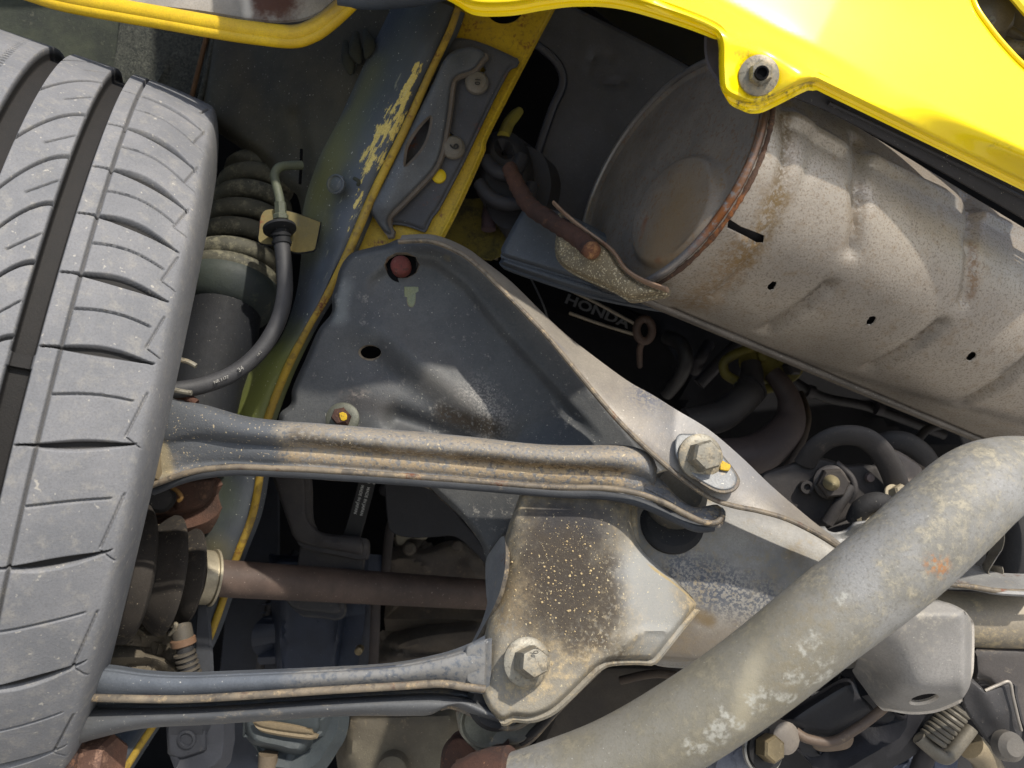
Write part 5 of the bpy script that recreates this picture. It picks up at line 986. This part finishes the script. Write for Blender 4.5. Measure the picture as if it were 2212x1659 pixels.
tag(sheet('black_cover_plate', [(830, 1000, 1), (900, 1010), (955, 1075), (1000, 1130), (1040, 1180), (1060, 1230, 1), (1030, 1195), (985, 1158), (940, 1158), (890, 1160), (850, 1150), (838, 1120)], flat(.70), grime('cover_plate_paint', C(40, 40, 44), C(32, 32, 36), dust=C(60, 58, 58), dusta=.2, rough=.65), None, .003, 12), 'black cover plate between the strap and the subframe neck', 'cover')
tag(sheet('pale_gasket', [(856, 1150, 1), (925, 1155, 1), (918, 1165, 1), (882, 1162), (868, 1176), (858, 1174, 1)], flat(.818), grime('gasket_pale', C(150, 142, 124), C(128, 122, 108), rough=.6), None, .003, 8), 'small pale gasket scrap above the gearbox casting', 'gasket')
bar = grime('dull_bar', C(72, 64, 60), C(56, 52, 52), dust=C(90, 82, 74), dusta=.25, rough=.7)
for pts_, lab in (([(880, 1020, .74), (866, 1080, .74), (846, 1130, .74), (838, 1180, .745), (832, 1250, .75)], 'slim brown rod falling to the right of the printed strap'), ([(812, 1280, .73), (810, 1360, .73), (806, 1440, .73)], 'straight brown rod under the drive shaft beside the gearbox')):
    tag(tube('vertical_rod', pts_, .0032, bar, None, 12, sx=1.4), lab, 'rod')
lathe_b = thing('ground_bolt', 'small dim bolt on the black wall right of the printed strap', 'bolt', (835, 1060, .865))
bolt(lathe_b, P(833, 1058, .862), (0, -1, .1), .0045, .005, .007, .001, rods, rot=.5)
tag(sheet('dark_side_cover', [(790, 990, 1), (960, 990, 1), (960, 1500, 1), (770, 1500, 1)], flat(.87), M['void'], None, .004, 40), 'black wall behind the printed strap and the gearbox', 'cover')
tk = thing('blue_tank', 'dark blue plastic tank under the drive shaft', 'tank', (670, 1380, .72))
tkm = grime('tank_plastic', C(40, 48, 64), C(30, 36, 48), dust=C(60, 66, 76), dusta=.25, rough=.5, speck=C(120, 126, 136), specka=.03)
sheet('tank_wall', [(580, 1200, 1), (756, 1200, 1), (748, 1320), (736, 1400), (720, 1480, 1), (600, 1480, 1), (590, 1380)], add(flat(.72), ridge([(606, 1290), (606, 1460)], 6, -.006), ridge([(735, 1300), (722, 1470)], 6, -.006)), tkm, tk, .03, 11, roll=(18, .014))
sheet('tank_lip', [(614, 1292), (642, 1316), (690, 1322), (732, 1326), (734, 1300, 1), (620, 1280, 1)], flat(.70), grime('tank_lip_dusty', C(62, 62, 62), C(50, 50, 54), dust=C(96, 90, 80), dusta=.3), tk, .006, 9, roll=(5, .002))
lathe('brass_stud', P(776, 1404, .69), (0, -1, 0), [(-.004, .0036), (.004, .0034), (.005, .002), (.005, 0)], M['brass'], tk, 16)
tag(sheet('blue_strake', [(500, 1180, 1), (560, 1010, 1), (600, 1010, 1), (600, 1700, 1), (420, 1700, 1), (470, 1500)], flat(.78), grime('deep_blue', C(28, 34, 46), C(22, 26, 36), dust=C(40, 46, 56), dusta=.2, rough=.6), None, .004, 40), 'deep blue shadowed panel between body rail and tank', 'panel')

# ------------------------------------------------------------------ along the bottom edge
rn = thing('rusty_nut', 'orange rusty hex nut at the bottom beside the tyre', 'nut', (234, 1632, .50))
nutm = grime('nut_rust', C(120, 86, 70), C(84, 62, 52), dust=C(150, 118, 98), dusta=.35, rough=.7, bs=.6, metal=.1)
lathe('nut_body', P(200, 1640, .50), (1, -.25, .05), [(-.004, .0), (-.004, .0155), (.0125, .0155), (.0155, .013), (.0155, 0)], nutm, rn, 6, .25, 25)
lathe('nut_collar', P(196, 1640, .50), (1, -.25, .05), [(-.006, 0), (-.006, .018), (.000, .018), (.002, .0155), (.002, 0)], M['rust'], rn, 32)
cn = thing('black_connector', 'black plastic connector block with round socket under the lower link', 'connector', (400, 1600, .58))
cnm = grime('connector_plastic', C(50, 52, 58), C(40, 42, 48), dust=C(84, 82, 78), dusta=.25, rough=.55)
sheet('connector_body', [(358, 1540, 1), (446, 1540, 1), (447, 1622, 1), (420, 1632), (388, 1640), (362, 1630, 1)], flat(.578), cnm, cn, .02, 9, roll=(6, .003))
lathe('socket_ring', P(404, 1596, .5775), (0, -1, 0), [(-.002, .0066), (.0012, .0066), (.0016, .0048), (.0002, .0044), (.0002, 0)], cnm, cn, 24)
sheet('connector_latch', [(446, 1548, 1), (472, 1552), (473, 1600), (460, 1622), (447, 1630, 1)], flat(.586), grime('latch_dusty', C(84, 82, 72), C(66, 64, 58), dust=TAN2, dusta=.3), cn, .012, 8)
tube('lead', [(420, 1630, .59), (430, 1655, .595), (434, 1690, .60)], .007, cnm, cn, 12)
mt = thing('cup_mount', 'dark blue grey faceted cup with tan lip under the lower link', 'mount', (610, 1590, .60))
sheet('cup_body', [(520, 1530, 1), (700, 1530, 1), (696, 1570), (684, 1592), (660, 1626), (632, 1632), (600, 1624), (552, 1612), (528, 1584)], add(flat(.60), ridge([(552, 1600), (640, 1618)], 9, -.004)), grime('cup_paint', C(60, 66, 68), C(48, 54, 58), dust=C(92, 92, 82), dusta=.3, rough=.6), mt, .02, 9, roll=(14, .010))
sheet('cup_lip', [(548, 1556), (600, 1560), (660, 1572), (680, 1586), (664, 1586), (600, 1578), (556, 1568)], flat(.594), grime('cup_lip_tan', C(122, 108, 84), C(98, 88, 72), dust=TAN, dusta=.3), mt, .004, 8, roll=(4, .002))
tube('cup_stem', [(580, 1626, .605), (578, 1660, .605), (576, 1700, .605)], .0072, grime('stem_brown', C(104, 92, 76), C(84, 74, 62), dust=TAN2, dusta=.2), mt, 18)
oh = thing('gear_housing', 'rounded olive brown gear housing under the lower link', 'housing', (840, 1600, .62))
ohm = grime('housing_casting', C(98, 92, 78), C(78, 72, 62), dust=C(128, 116, 94), dusta=.3, rough=.8, bs=.6, speck=C(170, 160, 140), specka=.03)
sheet('housing_shell', [(738, 1520, 1), (990, 1510, 1), (1010, 1560), (1000, 1620), (990, 1720, 1), (742, 1720, 1), (728, 1650), (726, 1610), (734, 1560)], add(flat(.63), ridge([(756, 1560), (752, 1640)], 9, -.006)), ohm, oh, .03, 11, roll=(45, .035))
lathe('housing_plug', P(848, 1662, .622), (0, -1, 0), [(-.01, .012), (.003, .0115), (.005, .008), (.005, 0)], ohm, oh, 28)
rl = thing('rusty_flange', 'dark rusty pipe flange under the lower ear of the bracket', 'flange', (985, 1640, .52))
sheet('flange_lobe', [(962, 1606), (985, 1588), (1015, 1596), (1030, 1630), (1040, 1720, 1), (950, 1720, 1), (952, 1640)], flat(.53), M['rust'], rl, .014, 9, roll=(10, .006))
lathe('flange_sleeve', P(1035, 1690, .485), (1, .1, .3), [(-.01, .016), (.02, .016), (.024, .018), (.024, 0)], M['rust'], rl, 28)
tag(sheet('lower_shadow_tank', [(1230, 1450, 1), (1300, 1428), (1480, 1430), (1620, 1440, 1), (1560, 1560, 1), (1230, 1620, 1), (1150, 1620, 1)], add(flat(.60), ridge([(1450, 1470), (1475, 1510)], 10, -.008)), grime('shadow_casting', C(72, 66, 58), C(56, 52, 48), dust=C(96, 88, 74), dusta=.3, rough=.8), None, .02, 14, roll=(22, .015)), 'brown shadowed casting between mud bracket and exhaust pipe', 'casting')

# ------------------------------------------------------------------ right of the pipe
xt = thing('cross_tube', 'sandy round cross tube with drilled square cup at lower right', 'cross tube', (2080, 1380, .47))
xtm = grime('cross_tube_paint', C(154, 142, 122), C(132, 124, 110), dust=C(188, 170, 134), dusta=.4, rough=.55, metal=.1, speck=C(210, 200, 175), specka=.05)
tube('tube_wall', [(1980, 1330, .50, .0165), (2090, 1338, .497, .0168), (2200, 1340, .494, .0170), (2360, 1344, .490, .0170)], 0, xtm, xt, 36)
cupm = grime('cup_steel', C(140, 137, 133), C(118, 116, 113), dust=C(158, 152, 140), dusta=.4, rough=.55, metal=.1, speck=C(190, 185, 172), specka=.07)
cout = [(1880, 1330, 1), (2005, 1298), (2040, 1300), (2068, 1310), (2090, 1326), (2099, 1352), (2099, 1420), (2096, 1480), (2086, 1503), (2070, 1513), (2030, 1530), (1995, 1537), (1958, 1537), (1920, 1531), (1896, 1525), (1866, 1486), (1841, 1449), (1848, 1436)]
def cupd(x, y):
    x = np.asarray(x, float); y = np.asarray(y, float)
    ed = np.interp(y, [1400, 1436, 1498, 1537], [1935, 1940, 1958, 1958])
    bot = np.interp(x, [1880, 1958, 2070, 2100], [1520, 1498, 1488, 1475])
    return .440 + .00062 * 22 * np.log1p(np.exp(np.clip((ed - x) / 22, -20, 9))) * sstep(1350, 1460, y) + .0008 * 9 * np.log1p(np.exp(np.clip((y - bot) / 9, -20, 12))) + .0008 * np.clip(x - 2080, 0, 40) + .0002 * np.clip(1330 - y, 0, 60)
sheet('square_cup', cout, cupd, cupm, xt, .003, 7, [ell(1996, 1511, 33, 11, -12, 26)], rim=grime('cup_edge', C(196, 188, 176), C(160, 154, 146), rough=.4, metal=.2), roll=(4, .002))
sheet('cup_inner', [(1900, 1360, 1), (2090, 1340, 1), (2090, 1500, 1), (1960, 1530, 1), (1880, 1500, 1)], flat(.50), M['void'], xt, .003, 30)
ldg = thing('edge_ledge', 'grey pressed ledge with pale edge above the sandy cross tube', 'ledge', (2120, 1260, .47))
sheet('ledge_face', [(1990, 1210, 1), (2045, 1225), (2090, 1215), (2150, 1236), (2260, 1240, 1), (2260, 1280, 1), (2160, 1275), (2096, 1264), (2040, 1262), (1980, 1250, 1)], plane((2000, 1220, .50), (2200, 1220, .50), (2100, 1270, .468)), gum, ldg, .003, 9)
lipline('ledge_edge', [(2010, 1262, .470), (2050, 1263, .468), (2096, 1267, .467), (2150, 1276, .466), (2200, 1278, .465), (2290, 1278, .464)], .0016, ldg, M['rim'])
bz = thing('dark_bushing', 'dark rubber bushing barrel right of the thin curled clip', 'bushing', (2185, 1190, .50))
tube('barrel', [(2188, 1100, .52, .0140), (2190, 1150, .515, .0150), (2190, 1210, .512, .0152), (2188, 1252, .51, .0140)], 0, M['rubber'], bz, 28)
sheet('bushing_plate', [(2090, 1080, 1), (2300, 1080, 1), (2300, 1260, 1), (2090, 1240, 1)], flat(.55), M['black'], bz, .003, 30)
tube('bushing_bolt', [(2100, 1165, .53), (2118, 1158, .525), (2136, 1150, .53)], .006, rods, bz, 14)
cl = tag(sweep('curled_clip', cr(P([2148, 2156, 2158, 2148, 2136, 2130, 2132, 2146, 2150, 2148], [1112, 1140, 1165, 1195, 1215, 1228, 1236, 1238, 1232, 1222], [.50] * 4 + [.492] * 6), 6), .0026, grime('clip_edge', C(140, 132, 118), C(110, 104, 94), rough=.5, metal=.2), None, 10, sx=.35, sy=2.2), 'thin curled metal clip edge between pipe and dark bushing', 'clip')
pl1 = tag(sheet('shadow_panel', [(2098, 1396, 1), (2300, 1396, 1), (2300, 1700, 1), (2210, 1600), (2140, 1480), (2104, 1476, 1)], flat(.485), grime('shadow_panel_paint', C(92, 86, 82), C(74, 70, 68), dust=C(130, 120, 106), dusta=.25, rough=.6), None, .003, 14, roll=(14, .008)), 'panel coloured as the shade under the sandy cross tube at the right border', 'panel')  # dark sheet painting the shadow below the tube
flp = thing('dark_flap', 'dark folded flap with pale edge at the lower right corner', 'flap', (2140, 1540, .46))
fpm = grime('flap_paint', C(62, 60, 60), C(48, 47, 48), dust=C(98, 92, 86), dusta=.3, rough=.6, speck=C(150, 145, 138), specka=.04)
sheet('flap_face', [(2092, 1462), (2128, 1492, 1), (2180, 1474), (2186, 1500), (2198, 1550), (2208, 1580), (2196, 1612), (2168, 1626), (2140, 1612), (2110, 1572), (2082, 1530), (2078, 1500)], add(flat(.462), ridge([(2128, 1492), (2150, 1540)], 30, -.006)), fpm, flp, .003, 9, roll=(7, .003))
lipline('flap_edge', [(2128, 1492, .458), (2155, 1480, .458), (2180, 1473, .458), (2188, 1505, .458), (2199, 1552, .458), (2206, 1578, .459)], .0009, flp, grime('flap_edge_metal', C(170, 162, 150), C(130, 124, 116), rough=.4, metal=.2))
lathe('flap_knob', P(2180, 1612, .455), (.1, -1, .3), [(-.004, .0085), (.002, .008), (.005, .005), (.005, 0)], grime('knob', C(112, 106, 98), C(90, 86, 80), rough=.5), flp, 24)
spr = thing('spring_clamp', 'steel hose clamp with a small coil spring at lower right', 'clamp', (2040, 1580, .50))
clm2 = grime('clamp_steel', C(122, 116, 104), C(94, 90, 82), dust=TAN2, dusta=.3, rough=.5, metal=.3)
q0, q1 = np.array(PV(2072, 1528, .50)), np.array(PV(2014, 1598, .50)); A, Ux, Wx = axes(q1 - q0); tt = np.linspace(0, 8, 260)
sweep('coil', q0 + A * (tt / 8 * np.linalg.norm(q1 - q0))[:, None] + .0066 * (np.cos(tt * 2 * math.pi)[:, None] * Ux + np.sin(tt * 2 * math.pi)[:, None] * Wx), .0017, clm2, spr, 8)
tube('clamp_bar', [(2052, 1524, .505), (2030, 1548, .505), (2006, 1572, .505)], .0032, clm2, spr, 10)
tube('clamp_frame', [(1984, 1592, .50), (2006, 1612, .499), (2034, 1634, .498), (2050, 1632, .498), (2072, 1606, .498), (2098, 1572, .50)], .0044, clm2, spr, 12)
tube('clamp_arm', [(2020, 1600, .506), (2000, 1630, .51), (1975, 1700, .52)], .006, rods, spr, 12)
tube('clamp_strap', [(2096, 1610, .505), (2120, 1630, .508), (2140, 1665, .512), (2160, 1700, .515)], .0085, grime('strap_tan', C(150, 136, 110), C(120, 110, 92), dust=TAN, dusta=.3, rough=.5, metal=.2), spr, 16)
gbk = tag(sheet('blue_grey_block', [(1878, 1560), (1905, 1548), (1930, 1540), (1946, 1570), (1960, 1610), (1958, 1650), (1950, 1720, 1), (1892, 1720, 1), (1884, 1640)], flat(.53), grime('block_paint', C(104, 110, 128), C(84, 90, 106), dust=C(130, 132, 140), dusta=.3, rough=.8, bs=1.2, sc=1.5), None, .03, 9, roll=(12, .010)), 'rough blue grey block below the drilled cup', 'block')
dif = thing('black_housing', 'smooth black housing with brown lower lip under the exhaust pipe', 'housing', (1790, 1540, .50))
dfm = grime('black_housing_paint', C(38, 38, 42), C(30, 30, 34), dust=C(66, 62, 60), dusta=.2, rough=.5)
sheet('housing_shell', [(1690, 1550), (1760, 1500), (1830, 1462), (1860, 1482), (1900, 1535), (1868, 1560), (1830, 1582), (1797, 1600), (1760, 1596), (1730, 1588), (1700, 1570)], flat(.505), dfm, dif, .03, 10, roll=(24, .014))
tube('lower_lip', [(1718, 1580, .492), (1745, 1596, .490), (1798, 1602, .489), (1850, 1574, .490), (1896, 1540, .494), (1912, 1526, .498)], .0030, grime('brown_lip', C(104, 88, 74), C(80, 68, 60), dust=TAN2, dusta=.3), dif, 12)
sheet('brown_tab', [(1760, 1604), (1800, 1608), (1840, 1590), (1836, 1614), (1800, 1622), (1768, 1620)], flat(.50), grime('brown_tab_paint', C(120, 102, 84), C(92, 80, 68), dust=TAN, dusta=.3), dif, .003, 8)
dr = thing('drain_bolt', 'brassy hex drain bolt with silver ring at the bottom under the pipe', 'bolt', (1665, 1615, .48))
dax = (.35, -.9, .25)
lathe('ring', P(1650, 1620, .487), dax, [(-.003, .0135), (.0, .0140), (.001, .0132), (.0, .0122)], grime('silver_ring', C(190, 188, 180), C(150, 148, 142), rough=.3, metal=.6), dr, 40)
lathe('seal', P(1652, 1619, .486), dax, [(-.004, .0), (-.004, .0122), (.0015, .0122), (.0015, 0)], M['black'], dr, 36)
lathe('hex_head', P(1658, 1615, .482), dax, [(-.002, .0080), (.0065, .0080), (.0078, .0066), (.0078, 0)], M['brass'], dr, 6, .3, 25)
lathe('lug', P(1690, 1592, .49), (.3, -.9, .2), [(-.01, .010), (.004, .0095), (.006, .006), (.006, 0)], grime('lug_metal', C(122, 114, 104), C(96, 90, 84), dust=TAN2, dusta=.2), dr, 20)
for k, (x, y) in enumerate(((1580, 1650), (1612, 1640))): lathe('bearing_lump', P(x, y + 10, .50), (.2, -1, .1), [(-.01, .012), (.001, .011), (.005, .006), (.006, 0)], grime('lump_grey', C(122, 124, 132), C(96, 98, 106), dust=STEEL, dusta=.2, rough=.5), dr, 24)
tag(sheet('sump_panel', [(1540, 1570, 1), (1720, 1560, 1), (1900, 1600, 1), (2300, 1600, 1), (2300, 1760, 1), (1480, 1760, 1)], flat(.56), grime('sump_dark', C(50, 49, 50), C(36, 36, 38), dust=C(78, 72, 66), dusta=.25, rough=.7), None, .004, 24), 'dark sump panel along the bottom edge under the exhaust pipe', 'panel')

# ------------------------------------------------------------------ engine mount behind the flange
em_ = thing('engine_mount', 'black engine mount with hooped arms and a pale tipped stud', 'engine mount', (1810, 1040, .60))
emm = grime('mount_paint', C(58, 54, 52), C(44, 42, 42), dust=C(88, 80, 72), dusta=.3, rough=.65, speck=C(130, 122, 112), specka=.03)
sheet('mount_plate', [(1640, 1030), (1700, 1004), (1752, 986), (1800, 995), (1830, 1004), (1886, 1000), (1905, 1020), (1922, 1058), (1918, 1082), (1880, 1100), (1840, 1118), (1790, 1140, 1), (1720, 1140, 1), (1680, 1090)], add(flat(.600), ridge([(1790, 1040)], 44, -.006)), emm, em_, .010, 10, [smooth([(1800, 978), (1840, 968), (1880, 988), (1888, 1004), (1862, 1002), (1830, 1000)], 6)], roll=(8, .004))
def hoop(name, pts, r, m): return tube(name, pts, r, m, em_, 14, sub=10, sx=1.6, sy=.8)
hoop('outer_hoop', [(1738, 1002, .600), (1760, 970, .592), (1790, 948, .586), (1825, 940, .583), (1866, 946, .583), (1900, 972, .585), (1922, 1008, .588), (1938, 1050, .592), (1946, 1085, .598)], .0052, emm)
hoop('rear_hoop', [(1900, 960, .625), (1930, 952, .620), (1962, 958, .618), (1994, 982, .620), (2016, 1016, .625)], .0050, emm)
sheet('pale_cover', [(1912, 975), (1935, 972), (1970, 992), (1992, 1012), (1985, 1040), (1965, 1060), (1945, 1030), (1930, 1000)], flat(.615), grime('pale_mount_cover', C(146, 134, 122), C(112, 104, 98), dust=C(176, 158, 132), dusta=.3, rough=.6), em_, .006, 9, roll=(6, .003))
sheet('cover_web', [(1925, 1000), (1945, 1020), (1968, 1056), (1950, 1090), (1930, 1080), (1922, 1040)], flat(.606), emm, em_, .004, 9)
nb = bolt(em_, P(1796, 1042, .592), (-.15, -1, .05), .0112, .009, .0128, .0012, grime('mount_nut', C(86, 80, 74), C(66, 62, 60), dust=C(112, 100, 86), dusta=.25, rough=.5, metal=.3), rot=.1, dome=False)
lathe('stud_tip', P(1794, 1042, .583), (-.22, -1, .03), [(-.004, .0056), (.006, .0055), (.012, .002), (.0135, .0008), (.0135, 0)], grime('stud_pale', C(180, 168, 130), C(150, 138, 108), rough=.4, metal=.4), nb, 24)
lathe('small_boss', P(1743, 1052, .594), (0, -1, 0), [(-.004, .0048), (.001, .0048), (.001, .0026), (-.002, .0024), (-.002, 0)], emm, em_, 18)
lathe('rivet', P(1880, 1032, .5965), (0, -1, 0), [(-.002, .0036), (.001, .003), (.0014, 0)], grime('rivet_head', C(100, 88, 84), rough=.5), em_, 16)
tube('diagonal_rib', [(1836, 1050, .590), (1816, 1084, .588), (1786, 1130, .590)], .0046, emm, em_, 12)
tube('curved_rib', [(1806, 1000, .594), (1838, 1030, .590), (1846, 1060, .588), (1836, 1086, .590)], .0026, emm, em_, 10)
cream = grime('cream_collar', C(160, 148, 122), C(130, 120, 100), dust=TAN, dusta=.3, rough=.6)
lathe('collar', P(1894, 1128, .575), (-.2, -.9, .5), [(-.004, .0135), (.002, .0135), (.004, .011), (.0, .010), (.0, 0)], cream, em_, 30)
tube('rubber_arch', [(1848, 1125, .585), (1862, 1098, .580), (1892, 1084, .578), (1922, 1092, .582)], .0072, M['rubber'], em_, 14)
bolt(em_, P(1934, 1072, .584), (.3, -.8, .4), .0072, .008, .009, .001, cream, rot=.4)
sheet('saddle_plate', [(1772, 1140), (1800, 1150), (1828, 1146), (1850, 1128), (1890, 1130), (1900, 1180, 1), (1840, 1196, 1), (1812, 1180)], add(flat(.535), ridge([(1815, 1160), (1880, 1160)], 20, .008)), gum, em_, .003, 9, rim=M['rim'], roll=(5, .002))

# ------------------------------------------------------------------ loose lines in the gaps
wm = grime('line_black', C(40, 39, 41), C(30, 29, 31), dust=C(74, 70, 66), dusta=.25, rough=.6)
wm2 = grime('line_brown', C(78, 66, 54), C(58, 50, 44), dust=C(104, 90, 74), dusta=.3, rough=.7)
for pts_, r_, m_, lab in (
    ([(1560, 640, .78), (1640, 760, .77), (1760, 850, .77), (1880, 880, .78), (2040, 940, .79)], .0046, wm, 'black line sagging beneath the muffler seam behind the yellow hose bracket'),
    ([(1960, 1000, .70), (2000, 930, .72), (2080, 920, .74), (2230, 960, .75)], .0040, wm, 'black line looping above the bend of the exhaust pipe'),
    ([(1700, 1010, .66), (1730, 960, .67), (1745, 900, .70), (1730, 850, .74)], .0030, wm2, 'thin brown line rising behind the engine mount hoop'),
    ([(1880, 1640, .53), (1860, 1600, .52), (1856, 1570, .53)], .0035, wm2, 'short brown line left of the blue grey block'),
    ([(640, 1190, .75), (600, 1260, .74), (570, 1360, .74), (560, 1480, .75)], .0040, wm, 'black line descending left of the blue tank'),
    ([(1340, 1470, .57), (1420, 1455, .56), (1500, 1468, .56)], .0030, wm2, 'thin brown line across the shadowed casting under the crossmember')):
    tag(tube('service_line', pts_, r_, m_, None, 12, sub=8), lab, 'line')
for x, y, d in ((1752, 846, .765), (1900, 884, .772)):
    lathe('line_clip', P(x, y, d), (1, 0, -.3), [(-.003, .005), (-.003, .0062), (.003, .0062), (.003, .005)], rods, bpy.data.objects['service_line'], 18)
